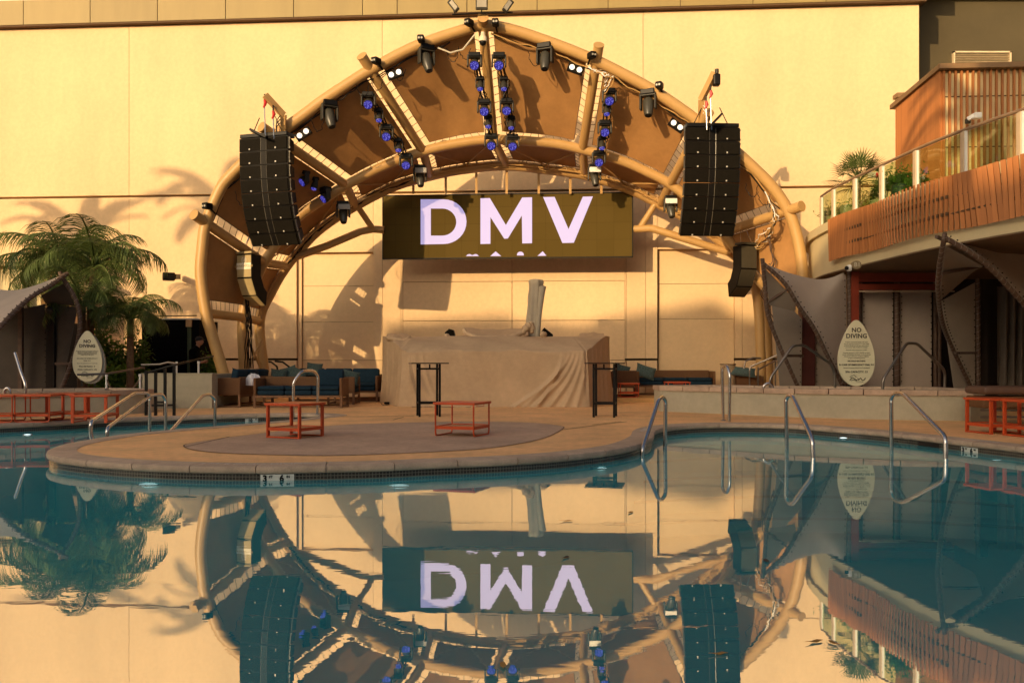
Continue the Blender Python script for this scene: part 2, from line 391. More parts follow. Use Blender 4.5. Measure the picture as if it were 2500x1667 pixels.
# coping: mortar bed and stones
cop = structure('pool_coping')
mb = MB(); r0, r1 = ring(0.0, -.012), ring(.31, -.012); r2 = ring(0.0, -.075)
for i in range(NP):
    j = (i+1) % NP
    mb.add([r0[i], r0[j], r1[j], r1[i]], [(0, 1, 2, 3)]); mb.add([r0[i], r2[i], r2[j], r0[j]], [(0, 1, 2, 3)])
mb.build('mortar_bed', grout, cop)
prof = [(.30, .005), (.0, .007), (-.028, -.004), (-.038, -.03), (-.030, -.062), (-.01, -.078), (.02, -.078)]
def at_ring(s, off, z):        # s in ring index units
    i = int(math.floor(s)) % NP; k = s-math.floor(s); j = (i+1) % NP
    p = PO[i].lerp(PO[j], k); q = NO[i].lerp(NO[j], k).normalized()
    return Vector((p.x+q.x*off, p.y+q.y*off, z))
s = 0.0; step = 4.4
nst = int(NP/step); step = NP/nst
for k in range(nst):
    a, b = k*step+.035, (k+1)*step-.035
    m_ = at_ring((a+b)/2, 0, 0)
    if m_.y < 1.0: continue
    mb = MB(); segs = 4; P = [[at_ring(a+(b-a)*q/segs, o, z) for o, z in prof] for q in range(segs+1)]
    n_ = len(prof)
    vs = [p for row in P for p in row]; fs = []
    for q in range(segs):
        for e in range(n_-1): fs.append((q*n_+e, q*n_+e+1, (q+1)*n_+e+1, (q+1)*n_+e))
    fs.append(tuple(range(n_))); fs.append(tuple(reversed([segs*n_+e for e in range(n_)])))
    mb.add(vs, fs); mb.build('coping_stone', stone, cop, smooth=True)
# shell of the pool
shell = structure('pool_basin')
def band(name, z0, z1, m, off=0.0, uv=False):
    me = bpy.data.meshes.new(name); a, b = ring(off, z0), ring(off, z1)
    vs = a+b; fs = [(i, (i+1) % NP, NP+(i+1) % NP, NP+i) for i in range(NP)]
    me.from_pydata(vs, [], fs); me.materials.append(m)
    u = me.uv_layers.new(name='UVMap'); L = 0; 
    for i, p in enumerate(me.polygons):
        d = (PO[(i+1) % NP]-PO[i]).length; c = [(L, z0), (L+d, z0), (L+d, z1), (L, z1)]
        for q, li in enumerate(p.loop_indices): u.data[li].uv = c[q]
        L += d
    o = bpy.data.objects.new(name, me); COL.objects.link(o); o.parent = shell; return o
band('tile_band', -.078, -.19, tilem, .0); band('basin_wall', -.19, -1.25, poolt, .0)
MB().face([Vector((p.x, p.y, -1.25)) for p in ring(0, -1.25)]).build('basin_floor', poolt, shell)
wm = MB().face(ring(-.001, WZ)); wo_ = wm.build('pool_water', waterm, None, kind='structure')
# entry steps of the right-hand bay and the left channel
for k, (zt, pts) in enumerate([(-.36, [(1.95, 12.9), (2.6, 13.3), (3.6, 13.5), (4.8, 13.35), (5.8, 13.0), (6.1, 12.75)]), (-.56, [(1.8, 12.35), (2.6, 12.75), (3.6, 12.95), (4.8, 12.8), (5.9, 12.4), (6.25, 12.1)]),
                        (-.76, [(1.6, 11.8), (2.6, 12.15), (3.7, 12.35), (4.8, 12.2), (5.9, 11.8), (6.4, 11.5)]), (-.96, [(1.35, 11.3), (2.6, 11.6), (3.7, 11.75), (4.8, 11.6), (6, 11.2), (6.5, 10.9)])]):
    c = catmull([(x, y, zt) for x, y in pts], 5); back = [(6.2, 14.4, zt), (5, 15.7, zt), (3.7, 15.95, zt), (2.6, 15.2, zt), (2.0, 13.6, zt)]
    MB().prism(c+[Vector(b) for b in back], (0, 0, -.18)).build('entry_step', stepp, shell)
    MB().tube([p+Vector((0, -.012, .004)) for p in c], .02, 6).build('step_nosing', tilem, shell)
for k, zt in enumerate((-.34, -.5)):
    c = catmull([(-7.6+.5*k, 17.3-.3*k, zt), (-6.9+.4*k, 16.6-.3*k, zt), (-6, 16.1-.3*k, zt), (-5.1, 15.6-.4*k, zt)], 5)
    MB().prism(c+[Vector((-4.2, 17, zt)), Vector((-4.0, 18.6, zt)), Vector((-5.6, 18.6, zt))], (0, 0, -.16)).build('entry_step', stepp, shell)
    MB().tube([p+Vector((0, -.012, .004)) for p in c], .018, 6).build('step_nosing', tilem, shell)
# leaf-shaped inlay in the deck
leafp = [(451, 1091), (501, 1103), (628, 1110), (827, 1112.5), (1050, 1104), (1198, 1094), (1317, 1073), (1371, 1049), (1365, 1040), (1287, 1032), (1168, 1030), (1049, 1031), (827, 1038.5), (628, 1060), (483, 1080)]
def G(x, y, h=0.0):
    Z = F*(EYE-h)/(y-YH); return Vector(((x-CX)*Z/F, Z, h))
IL = catmull([G(x, y) for x, y in leafp], 5, True)
MB().face([Vector((p.x, p.y, .004)) for p in IL]).build('deck_inlay', inlay, None, kind='structure')
mb = MB(); c_ = sum(IL, Vector())/len(IL)
jo = [Vector((p.x, p.y, .0075)) for p in IL]; jn = [Vector((p.x, p.y, .0075))+(Vector((p.x, p.y, .0075))-Vector((c_.x, c_.y, .0075))).normalized()*.018 for p in IL]
for i in range(len(jo)):
    j = (i+1) % len(jo); mb.add([jo[i], jo[j], jn[j], jn[i]], [(0, 1, 2, 3)])
for a, b in (((1371, 1049), (1530, 1029)), ((735, 1018), (1010, 1016)), ((960, 1025), (985, 1018)), ((1445, 1037), (1516, 1029)), ((451, 1091), (560, 1066))):
    a, b = G(*a, .006), G(*b, .006); mb.bar(a, b, .016, .002)
mb.build('deck_joint', reveal, None, kind='structure')
# raised rear floor behind the covered booth
mb = MB().bbox((2.7, 24.3, 0), (13, 27.9, .12)); mb.build('rear_platform', mat('ochre_concrete', (.60, .36, .13), .8, var=.15, scale=1.5), None, kind='structure')
# floating leaves
for k, (x, y, sz) in enumerate([(1382, 1362, .04), (1992, 1568, .04), (2033, 1571, .03), (1758, 1598, .035), (1228, 1626, .04), (1540, 1252, .05), (1385, 1273, .045), (1870, 1370, .05)]):
    p = G(x, y, WZ); mb = MB(); a = random.uniform(0, 3)
    lp = [(1, 0, .006), (.4, .32, .012), (-.3, .28, .004), (-1, .05, .014), (-1.5, .02, .018), (-.9, -.05, .014), (-.2, -.34, .004), (.5, -.2, .012)]
    mb.prism([Vector((p.x+sz*(q[0]*math.cos(a)-q[1]*math.sin(a)), p.y+sz*(q[0]*math.sin(a)+q[1]*math.cos(a)), WZ+.003+q[2]*.4)) for q in lp], (0, 0, .002))
    L = ['dark curled leaf floating on the reflected V of the screen', 'long golden leaf floating low in the right of the pool', 'small brown leaf beside the long golden leaf on the water', 'yellow leaf floating on the reflection of the right line array',
         'orange leaf floating near the bottom edge among the reflected blue lamps', 'thin leaf on the pale reflection near the nearest right handrail', 'thin twig-like leaf above the reflected screen', 'narrow dark leaf on the water before the right cabana reflection'][k]
    mb.build('floating_leaf', leafdead if k not in (0, 7) else inkm, None, label=L, cat='leaf', group='leaves floating on the pool')

# ================================================================== BUILDING WALL
MW = -.0726; nW = Vector((MW, -1, 0)).normalized(); uW = Vector((1, MW, 0)).normalized()
def Zw(x): return 28/(1+.0726*(x-CX)/F)
def Xw(x): return (x-CX)*Zw(x)/F
def wp(X, z, d=0): return Vector((X, 28+MW*X, z))+nW*d
bld = thing('resort_building', 'tall tan stucco hotel wall behind the domed stage canopy', 'building', (0, 28, 0))
def wpanel(x0, x1, z0, z1, d=0, m=stucco, name='wall_panel', gap=.008, par=bld, th=.08):
    mb = MB(); a, b = x0+gap, x1-gap; c, e = z0+gap, z1-gap
    P = [wp(a, c, d), wp(b, c, d), wp(b, e, d), wp(a, e, d)]
    mb.prism(P, -nW*th); return mb.build(name, m, par, world=True)
MB().prism([wp(-40, -.5, -.06-.25), wp(12.3, -.5, -.06-.25), wp(12.3, 15.5, -.31), wp(-40, 15.5, -.31)], -nW*.5).build('backing_wall', reveal, bld, world=True)
ups = [-40, -28, -20, Xw(315), Xw(933), Xw(1570), 12.25]
for a, b in zip(ups, ups[1:]): wpanel(a, b, 6.43, 11.85, gap=.007, th=.3)
low = [-40, -28, -20, Xw(315), Xw(724)]
for a, b in zip(low, low[1:]):
    wpanel(a, b, 1.21, 6.37, gap=.005, th=.3); wpanel(a, b, 0, 1.15, gap=.005, th=.3)
D1a, D1b = Xw(724), Xw(911); D2a, D2b = Xw(1605), Xw(1794)
ztop = 4.55
wpanel(D1a, D1b, ztop, 6.37, gap=.004, th=.3)
for a, b in ((0, 1.15+.0), (1.15, 2.36), (2.36, 3.5), (3.5, ztop)): wpanel(D1a+.14, D1b, a, b, d=-.18, m=panelm, name='door_panel', gap=.006, th=.1)
wpanel(D1a, D1a+.14, 0, ztop, d=-.10, m=panelm, name='door_jamb')
for a, b in ((Xw(911), Xw(934)), (Xw(934), Xw(979)), (Xw(979), Xw(983.5)), (Xw(983.5), Xw(1250)), (Xw(1250), Xw(1526)), (Xw(1526), Xw(1529.5)), (Xw(1529.5), Xw(1576)), (Xw(1576), Xw(1605))):
    cuts = [0, 1.15, 2.38, 3.6, 6.37] if Xw(980) < a < Xw(1520) else [0, 1.15, 6.37]
    for c, e in zip(cuts, cuts[1:]): wpanel(a, b, c+(.05 if c == 1.15 and a > Xw(1500) else 0), e, gap=.009 if e < 6 else .005, th=.3)
wpanel(D2a, D2b, ztop, 6.37, gap=.004, th=.3)
for a, b in ((0, 2.42), (2.42, 3.5), (3.5, ztop)): wpanel(D2a+.05, D2b, a, b, d=-.16, m=panelm, name='door_panel', gap=.006, th=.1)
for a, b in ((Xw(1794), Xw(1812)), (Xw(1812), Xw(1880)), (Xw(1880), 12.25)):
    wpanel(a, b, 1.21, 6.37, gap=.006, th=.3); wpanel(a, b, 0, 1.15, gap=.006, th=.3)
# fascia and upper panels
fx = [-40, -36, -32, -28, -24, -20.3, Xw(67), Xw(229), Xw(392), Xw(557), Xw(722), Xw(889), Xw(973), Xw(1142), Xw(1312), Xw(1484), Xw(1659), Xw(1835), Xw(2012), 12.4]
for a, b in zip(fx, fx[1:]):
    wpanel(a, b, 11.90, 12.70, d=.22, m=fasc, name='fascia_panel', gap=.012, th=.5)
x = -40
MB().prism([wp(-40, 11.86, .20), wp(12.4, 11.86, .20), wp(12.4, 12.72, .14), wp(-40, 12.72, .14)], -nW*.45).build('fascia_backing', reveal, bld, world=True)
while x < 12: wpanel(x, x+1.06, 12.73, 14.6, d=.05, m=upperp, name='upper_panel', gap=.015, th=.3); x += 1.06
# wall lamp on the left of the canopy, and right-hand wing
t = thing('wall_speaker', 'small dark loudspeaker box bracketed on the tan wall right of the palms', 'speaker', W(420, 690, 27.8))
MB().bevbox(W(412, 676, 27.6), (.36, .3, .24), .03, rot=(0, 0, .4)).build('housing', blackp, t, world=True)
MB().bar(W(425, 676, 27.6), W(436, 676, 28.6), .12, .16).build('bracket', grey, t, world=True)
wing = thing('side_wing', 'dark olive stucco wing of the hotel behind the slatted terrace room', 'building', (18, 30, 0))
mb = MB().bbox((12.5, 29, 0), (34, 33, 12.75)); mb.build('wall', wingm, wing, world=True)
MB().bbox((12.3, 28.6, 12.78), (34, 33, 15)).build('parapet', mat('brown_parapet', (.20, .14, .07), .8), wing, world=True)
MB().bbox((12.42, 28.93, 0), (12.62, 29.2, 12.74)).build('corner_strip', reveal, wing, world=True)
va, vb = W(2325, 128, 28.95), W(2466, 165, 28.95)
v = thing('wall_vent', 'horizontal louvred vent with cream frame high on the olive wing', 'vent', va)
mb = MB(); fr_ = .05
for a, b in (((va.x, va.z), (vb.x, va.z-fr_)), ((va.x, vb.z), (vb.x, vb.z-fr_)), ((va.x, vb.z), (va.x+fr_, va.z)), ((vb.x-fr_, vb.z), (vb.x, va.z))):
    mb.bbox((min(a[0], b[0]), 28.86, min(a[1], b[1])), (max(a[0], b[0]), 28.98, max(a[1], b[1])))
mb.build('frame', mat('cream_frame', (.62, .5, .32), .6), v, world=True)
MB().bbox((va.x+.05, 28.965, vb.z), (vb.x-.05, 28.99, va.z-.05)).build('backing', darkin, v, world=True)
for k in range(5):
    z = vb.z+.03+k*(va.z-vb.z-.1)/5; MB().box(((va.x+vb.x)/2, 28.92, z+.04), (vb.x-va.x-.12, .075, .012), (R(-28), 0, 0)).build('louvre', mat('louvre', (.6, .48, .30), .5), v, world=True)

# ================================================================== STAGE CANOPY
stage = thing('stage_canopy', 'tan steel arched shell canopy with brown fabric bays over the stage', 'canopy', (-.3, 24, 0))
def lift(L, Z): return [W(x, y, Z) if len(q) == 0 else W(x, y, q[0]) for x, y, *q in L]
FN = {3: 0, 6: 1, 10: 2, 14: 3, 18: 4, 21: 5, 25: 6, 29: 7, 33: 8}
Fp = [(560, 988), (545, 911), (515, 809), (503, 765), (490, 672), (494, 604), (503, 545), (535, 468), (559, 434), (612, 382), (671, 333), (740, 283), (791, 245), (850, 206), (905, 172), (995, 124), (1063, 97), (1131, 75), (1179, 63),
      (1252, 75), (1354, 109), (1456, 150), (1525, 184), (1593, 221), (1661, 266), (1714, 305), (1765, 345), (1814, 387), (1882, 453), (1924, 515), (1944, 571), (1957, 640), (1960, 720), (1952, 800), (1930, 988)]
Rp = [(652, 975), (645, 907), (634, 785), (663, 712), (700, 650), (757, 582), (805, 542), (868, 503), (961, 456), (1050, 430), (1131, 414), (1236, 405), (1354, 417), (1428, 428), (1491, 446), (1559, 472), (1612, 500), (1680, 535), (1740, 575), (1783, 612), (1830, 665), (1862, 725), (1870, 800), (1875, 905), (1875, 975)]
RN = {2: 0, 4: 1, 7: 2, 9: 3, 11: 4, 13: 5, 16: 6, 19: 7, 21: 8}
Mp = [(592, 980), (595, 908), (592, 775), (615, 710), (645, 642), (690, 575), (733, 526), (790, 487), (845, 453), (940, 405), (1033, 371), (1110, 353), (1205, 342), (1340, 350), (1422, 366), (1514, 392), (1575, 418), (1636, 450), (1700, 503), (1765, 568), (1820, 648), (1850, 735), (1860, 980)]
MN = {2: 0, 4: 1, 8: 2, 10: 3, 12: 4, 14: 5, 17: 6, 19: 7, 20: 8}
ZF, ZM, ZR = 23.0, 25.0, 26.4
SUB = 6
def arch(pts, Z, nodes):
    P = lift(pts, Z); C = catmull(P, SUB); idx = {n: i*SUB for i, n in nodes.items()}; return P, C, idx
FP, FC, FI = arch(Fp, ZF, FN); RP, RC, RI = arch(Rp, ZR, RN); MP_, MC, MI = arch(Mp, ZM, MN)
MB().tube(FC, .145, 18).build('front_arch', tan, stage, world=True, smooth=True)
MB().tube(RC, .15, 16).build('rear_arch', tan, stage, world=True, smooth=True)
MB().tube(MC, .135, 16).build('middle_arch', tan, stage, world=True, smooth=True)
def seg(C, I, i, t): return along(C[I[i]:I[i+1]+1], t)
for i in range(9):
    a, b, c = FC[FI[i]], MC[MI[i]], RC[RI[i]]
    d = (a-b).normalized()
    if i in (0, 8):
        MB().tube([a, b, c], .12, 14).build('purlin', tan, stage, world=True, smooth=True)
    else:
        e = a+d*.42
        if i == 4: e = W(1179, 44, 22.6)
        MB().tube([e, a, b, c], [.13, .13, .125, .12], 16).build('purlin', tan, stage, world=True, smooth=True)
        MB().cyl(e, e+(e-a).normalized()*.03, .138, n=20).build('end_cap', tan, stage, world=True, smooth=True)
# fabric bays
lace = MB()
wig = random.Random(3)
for i in range(8):
    for row, (C0, I0, C1, I1, t0, t1) in enumerate(((FC, FI, MC, MI, .05, .95), (MC, MI, RC, RI, .10, .86))):
        L = (C0[I0[i]]-C0[I0[i+1]]).length; L1 = (C1[I1[i]]-C1[I1[i+1]]).length
        g0, g1 = .26/L, .26/L1; ph = wig.uniform(0, 6)
        def fn(u, v, i=i, C0=C0, I0=I0, C1=C1, I1=I1, g0=g0, g1=g1, t0=t0, t1=t1, ph=ph):
            t = t0+(t1-t0)*v; e0 = g0+(1-2*g0)*u; e1 = g1+(1-2*g1)*u
            p = seg(C0, I0, i, e0).lerp(seg(C1, I1, i, e1), t)
            bulge = .05*math.sin(math.pi*u)*math.sin(math.pi*v)
            p = p+Vector((0, .02*math.sin(9*u+5*v+ph)*math.sin(math.pi*u), .09+bulge+.008*math.sin(31*u+ph)*math.exp(-6*min(u, 1-u)))); return p
        MB().grid(fn, 22, 14, .012).build('membrane_bay', memb, stage, world=True, smooth=True)
        # laced edges
        A, B, Cc = C0[I0[i]], C1[I1[i]], C1[I1[i+1]]
        n_ = int((A-B).length/.24)
        for k in range(1, n_):
            v_ = k/n_; t = t0+(t1-t0)*v_
            for u, q in ((0, i), (1, i+1)):
                a = fn(u, v_); b = C0[I0[q]].lerp(C1[I1[q]], t); lace.cyl(a, b+(a-b)*.25, .009, n=4)
        for u in (0, 1):
            lace.tube([fn(u, k/6) for k in range(7)], .016, 5)
        n_ = int((B-Cc).length/.24)
        for k in range(1, n_):
            u = k/n_; a = fn(u, 1); b = seg(C1, I1, i, u); lace.cyl(a, b+(a-b)*.1, .009, n=4)
        lace.tube([fn(k/8, 1) for k in range(9)], .016, 5)
lace.build('edge_lacing', mat('lacing', (.20, .13, .07), .6), stage, world=True, kind='stuff')
# rear pipe truss, clamps and cross braces
mb = MB()
for off in ((0, -.18, .16), (0, -.26, -.02)):
    mb.tube([p+Vector(off) for p in RC[RI[0]:RI[8]]], .024, 6)
mb.build('lighting_pipe', tan, stage, world=True, smooth=True)
mb = MB()
for k in range(RI[0]+2, RI[8]-2, 3):
    a = RC[k]+Vector((0, -.18, .16)); b = RC[k]+Vector((0, -.26, -.02)); mb.cyl(a, b, .018, n=6); mb.box(a, (.09, .06, .05)); mb.box(RC[k]+Vector((0, -.12, .06)), (.05, .22, .03))
mb.build('pipe_clamps', mat('tan_clamp', (.45, .30, .15), .4), stage, world=True, kind='stuff')
for i in range(1, 8):
    for a, b in ((MC[MI[i]], seg(RC, RI, i, .55)), (MC[MI[i+1]], seg(RC, RI, i, .45))) if i < 7 else ():
        MB().cyl(a, b+Vector((0, -.1, .05)), .02, n=6).build('brace_rod', tan, stage, world=True)
# cables tied along the arches
rc = random.Random(9)
def cable(pts, r, m, parent, sag=.05, jit=.02, name='cable'):
    P = [Vector(p) for p in pts]; out = []
    for a, b in zip(P, P[1:]):
        for k in range(6):
            t = k/6; out.append(a.lerp(b, t)+Vector((rc.uniform(-jit, jit), rc.uniform(-jit, jit), -sag*math.sin(math.pi*t)+rc.uniform(-jit, jit))))
    out.append(P[-1]); return MB().tube(catmull(out, 2), r, 5).build(name, m, parent, world=True)
for q in range(3):
    cable([FC[k]+Vector((0, .05+.03*q, -.17)) for k in range(FI[1], FI[4], 9)], .014, black, stage, .05, .03)
    cable([FC[k]+Vector((0, .05+.03*q, -.17)) for k in range(FI[4]+2, FI[7], 9)], .014, black if q else tan, stage, .05, .03)
    cable([MC[k]+Vector((0, .05*q, .14)) for k in range(MI[2], MI[6], 8)], .012, tan if q == 1 else black, stage, .05, .04)
    cable([RC[k]+Vector((.02*q, -.2, .05)) for k in range(RI[3], RI[8]-2, 7)], .014, tan, stage, .09, .06)
    cable([RC[k]+Vector((.02*q, -.2, .05)) for k in range(RI[1], RI[3]+1, 7)], .014, black, stage, .07, .05)
cable([W(1069, 118, 22.9), W(1100, 130, 22.9), W(1130, 122, 22.9), W(1160, 85, 22.8)], .02, mat('pale_hose', (.6, .55, .42), .5), stage, .0, .0)
for q in range(6): cable([W(1465-q*3, 172, 22.9), W(1438+q*5, 165+q*3, 22.7), W(1480+q*4, 180+q*2, 22.7), W(1475, 200+6*q, 23)], .013, tan if q % 2 else white, stage, .04, .03)
for q in range(7): cable([W(1870+q*4, 470+q*7, 22.9), W(1900-q*3, 530+q*3, 22.8), W(1860+q*5, 570+q*2, 23.5), W(1830-q*3, 600+q*3, 24.5)], .014, (white, tan, tan, black)[q % 4], stage, .07, .05)
for q in range(5): cable([W(590+q*3, 640, 24.2), W(600+q*2, 740, 24.4), W(602+q*3, 800, 24.5), W(598+q*5, 900, 24.6)], .017, black, stage, .0, .02)
for q in range(4): cable([W(1878-q*4, 560, 23.5), W(1885+q*3, 640, 23.6), W(1872-q*6, 720, 23.8), W(1890+q*4, 800, 24)], .012, poleb, stage, .0, .04)
# dangling loops under the front arch on the left
for (x, y) in ((905, 200), (960, 175), (1090, 130), (1120, 125), (870, 215), (760, 300), (1290, 140), (1820, 460), (1850, 480), (575, 480)):
    cable([W(x, y-12, 22.95), W(x+6, y+12, 22.95), W(x+22, y+20, 22.95), W(x+30, y-6, 22.95)], .009, black, stage, .05, .02)
# legs bracing
for a, b in ((W(604, 830, 25), W(640, 905, 25.5)), (W(640, 830, 25.5), W(604, 905, 25))):
    MB().cyl(a, b, .035, n=8).build('leg_brace', tan, stage, world=True)
# brackets carrying the screen
def st(name, pts, r=.11):
    MB().tube([W(*p) for p in pts], r, 14).build(name, tan, stage, world=True, smooth=True)
st('screen_strut', [(722, 628, 26.3), (800, 600, 26.5), (880, 566, 26.9), (910, 560, 27.0), (938, 562, 27.0)])
st('screen_strut', [(872, 503, 26.4), (912, 562, 27.0)], .09)
st('screen_strut', [(1783, 618, 26.2), (1700, 592, 26.3), (1590, 558, 26.5), (1546, 560, 26.6)])
st('screen_strut', [(1612, 480, 26.3), (1563, 556, 26.6)], .09)
for x in (1012, 1087, 1162, 1238, 1313, 1390, 1466):
    k = min(range(len(RC)), key=lambda q: abs((RC[q].x*F/RC[q].y+CX)-x)+(1e3 if RC[q].z < 4 else 0))
    p = RC[k]; b = W(x, 476, 26.65); MB().box(((p.x+b.x)/2, (p.y+b.y)/2+.0, (p.z+b.z)/2), (.07, .05, p.z-b.z)).build('screen_hanger', tan, stage, world=True)

# ------------------------------------------------------------------ LED screen
led = thing('led_screen', 'wide olive LED screen with big lavender letters hanging under the canopy', 'screen', (0, 26.7, 4.2))
def lp(x, z, d=0): return Vector((x, 26.75+MW*x, z))+nW*d
x0, x1, z0, z1 = -3.86, 3.53, 4.20, 6.06
MB().prism([lp(x0, z0), lp(x1, z0), lp(x1, z1), lp(x0, z1)], -nW*.16).build('screen_face', ledm, led, world=True)
mb = MB()
for a, b in (((x0-.02, z0-.03), (x1+.02, z0)), ((x0-.02, z1), (x1+.02, z1+.03)), ((x0-.03, z0-.03), (x0-.002, z1+.03)), ((x1+.002, z0-.03), (x1+.03, z1+.03))):
    mb.prism([lp(a[0], a[1], .012), lp(b[0], a[1], .012), lp(b[0], b[1], .012), lp(a[0], b[1], .012)], -nW*.18)
mb.build('rim', black, led, world=True)
def sx(x): Z = 26.75/(1+.0726*(x-CX)/F); return (x-CX)*Z/F
def sz(x, y): Z = 26.75/(1+.0726*(x-CX)/F); return EYE-(y-YH)*Z/F
def sp_(x, y): return lp(sx(x), sz(x, y), .004)
def letter(poly, hole=None):
    mb = MB()
    if hole:
        o = [sp_(*p) for p in poly]; h = [sp_(*p) for p in hole]; n1 = len(o); V_ = o+h; b = len(mb.v)
        mb.v += V_+[p+nW*.004 for p in V_]
        for t in tessellate_polygon([o, h]): mb.f.append(tuple(t)); mb.f.append(tuple(q+len(V_) for q in t))
    else: mb.prism([sp_(*p) for p in poly], nW*.004)
    return mb.build('letter', lavender, led, world=True)
def arcp(cx, cy, rx, ry, a0, a1, n=16): return [(cx+rx*math.cos(R(a0+(a1-a0)*k/n)), cy+ry*math.sin(R(a0+(a1-a0)*k/n))) for k in range(n+1)]
letter([(1027, 487.5)]+arcp(1083, 542, 56, 54.5, -90, 90)+[(1027, 597.5)], [(1052, 510)]+arcp(1080, 543, 34, 33, -90, 90)+[(1052, 576)])
letter([(1173, 485), (1196, 484.5), (1235, 550), (1275, 483), (1299, 482.5), (1299, 594.5), (1275, 595), (1274, 527), (1240, 583), (1231, 583.5), (1197.5, 531), (1197.5, 596), (1173, 596.5)])
letter([(1326, 482), (1354, 481.5), (1388, 560), (1423, 481), (1447.5, 480.5), (1401, 593.5), (1373, 594)])
letter([(1137, 626)]+arcp(1146, 628, 8, 7, 200, 340, 6)+arcp(1161, 628, 8, 7, 200, 340, 6)+[(1171, 626)])
letter([(1197, 626), (1210, 614.5), (1224, 626)]); letter(arcp(1270.5, 623, 8.5, 8, 170, 370, 8)); letter([(1312, 625.5), (1325, 614), (1334, 625)])

# ------------------------------------------------------------------ stage lamps
grpW = 'blue wash lights along the canopy ribs'
def lamp_parts(t, sc=1.0, kind='A'):
    d = Vector((0, -.82, -.57)).normalized() if kind != 'P' else Vector((.1, -.35, -.93)).normalized()
    if kind == 'A':
        MB().bevbox((0, 0, .22*sc), (.34*sc, .26*sc, .13*sc), .02).build('base', black, t)
        mb = MB()
        for s_ in (-1, 1): mb.bevbox((s_*.19*sc, 0, .06*sc), (.05*sc, .16*sc, .34*sc), .02)
        mb.bevbox((0, 0, .16*sc), (.40*sc, .18*sc, .05*sc), .015); mb.build('yoke', grey, t)
        c = Vector((0, 0, -.04*sc))
        MB().tube([c-d*.16*sc, c-d*.10*sc, c, c+d*.08*sc, c+d*.10*sc], [.07*sc, .13*sc, .15*sc, .152*sc, .14*sc], 16).build('head', grey, t, smooth=True)
        MB().cyl(c+d*.10*sc, c+d*.112*sc, .125*sc, n=20).build('lens', bluel, t)
    elif kind == 'B':
        MB().bevbox((0, 0, .17*sc), (.24*sc, .2*sc, .1*sc), .02).build('base', black, t)
        mb = MB()
        for s_ in (-1, 1): mb.bevbox((s_*.12*sc, 0, .04*sc), (.03*sc, .1*sc, .26*sc), .01)
        mb.build('yoke', grey, t); d = Vector((0, -.25, -.97)).normalized(); c = Vector((0, 0, 0))
        MB().tube([c-d*.12*sc, c, c+d*.13*sc], [.06*sc, .1*sc, .105*sc], 14).build('head', grey, t, smooth=True)
        MB().cyl(c+d*.13*sc, c+d*.17*sc, .085*sc, .075*sc, n=16).build('lens', bluel, t)
    else:
        MB().bevbox((0, 0, .30*sc), (.36*sc, .26*sc, .14*sc), .02).build('base', black, t)
        mb = MB()
        for s_ in (-1, 1): mb.bevbox((s_*.19*sc, 0, .07*sc), (.055*sc, .17*sc, .42*sc), .025)
        mb.bevbox((0, 0, .22*sc), (.42*sc, .2*sc, .05*sc), .015); mb.build('yoke', grey, t); c = Vector((0, 0, -.02*sc))
        MB().tube([c-d*.2*sc, c-d*.12*sc, c+d*.12*sc, c+d*.3*sc, c+d*.32*sc], [.08*sc, .14*sc, .13*sc, .10*sc, .09*sc], 16).build('head', mat('grey_head', (.05, .047, .036), .35), t, smooth=True)
        MB().cyl(c+d*.32*sc, c+d*.33*sc, .075*sc, n=16).build('lens', black, t)
protoA = protoB = protoP = None
def lampat(kind, x, y, Z, label, group, name, rz=0, sc=1.0):
    global protoA, protoB, protoP
    key = {'A': protoA, 'B': protoB, 'P': protoP}[kind]
    if key is None:
        t = thing(name, label, 'stage light', W(x, y, Z), rz, group); lamp_parts(t, 1.0, kind)
        if kind == 'A': protoA = t
        elif kind == 'B': protoB = t
        else: protoP = t
    else:
        t = copy_tree(key); t.location = W(x, y, Z); t.rotation_euler = (0, 0, rz); t['label'] = label; t['group'] = group; t['category'] = 'stage light'
    t.scale = (sc*.88, sc*.88, sc*.88)
ordn = ['top', 'second', 'middle', 'fourth', 'lowest']
def o1(x, y): return (450+x/2.936, y/2.936)
def o2(x, y): return (1150+x/2.936, y/2.936)
cols = [('left side of the centre rib', [o1(2080, 455), o1(2120, 610), o1(2150, 785), o1(2178, 880), o1(2200, 1030)], 22.8, 24.4),
        ('right side of the centre rib', [o2(200, 455), o2(235, 610), o2(255, 780), o2(287, 890), o2(298, 1035)], 22.8, 24.4),
        ('left inner rib', [o1(1320, 735), o1(1395, 835), o1(1450, 965), o1(1535, 1050), o1(1590, 1170)], 23.2, 24.6),
        ('right inner rib', [o2(990, 710), o2(972, 790), o2(958, 935), o2(937, 1035), o2(915, 1150)], 23.2, 24.6)]
for nm, L, za, zb in cols:
    for q in (-1, 1):
        P_ = [W(x+q*4, y-16, za+(zb-za)*k/4+.12) for k, (x, y) in enumerate(L)]
        MB().tube(P_, .022, 6).build('lamp_pipe', black, stage, world=True)
    for q in range(4):
        cable([W(x+rc.uniform(-13, 13), y-12, za+(zb-za)*k/4+.05) for k, (x, y) in enumerate(L)], .013, black, stage, .10, .05)
    for k, (x, y) in enumerate(L):
        MB().bevbox(W(x, y-18 if k % 2 == 0 else y-14, za+(zb-za)*k/4+.06), (.14, .14, .12), .01).build('lamp_clamp', black, stage, world=True)
    for k, (x, y) in enumerate(L):
        big = k % 2 == 0
        lampat('A' if big else 'B', x, y, za+(zb-za)*k/4, ('big' if big else 'small')+' blue-lensed wash light, %s of five down the %s' % (ordn[k], nm), grpW, 'wash_light')
for k, (x, y) in enumerate([o1(860, 1290), o1(935, 1325), o1(1012, 1410)]):
    lampat('A' if k != 1 else 'B', x, y, 24.3+.2*k, 'dark wash light, %s of three beside the left line array' % ordn[k].replace('middle', 'lowest'), grpW, 'wash_light', rz=-.9)
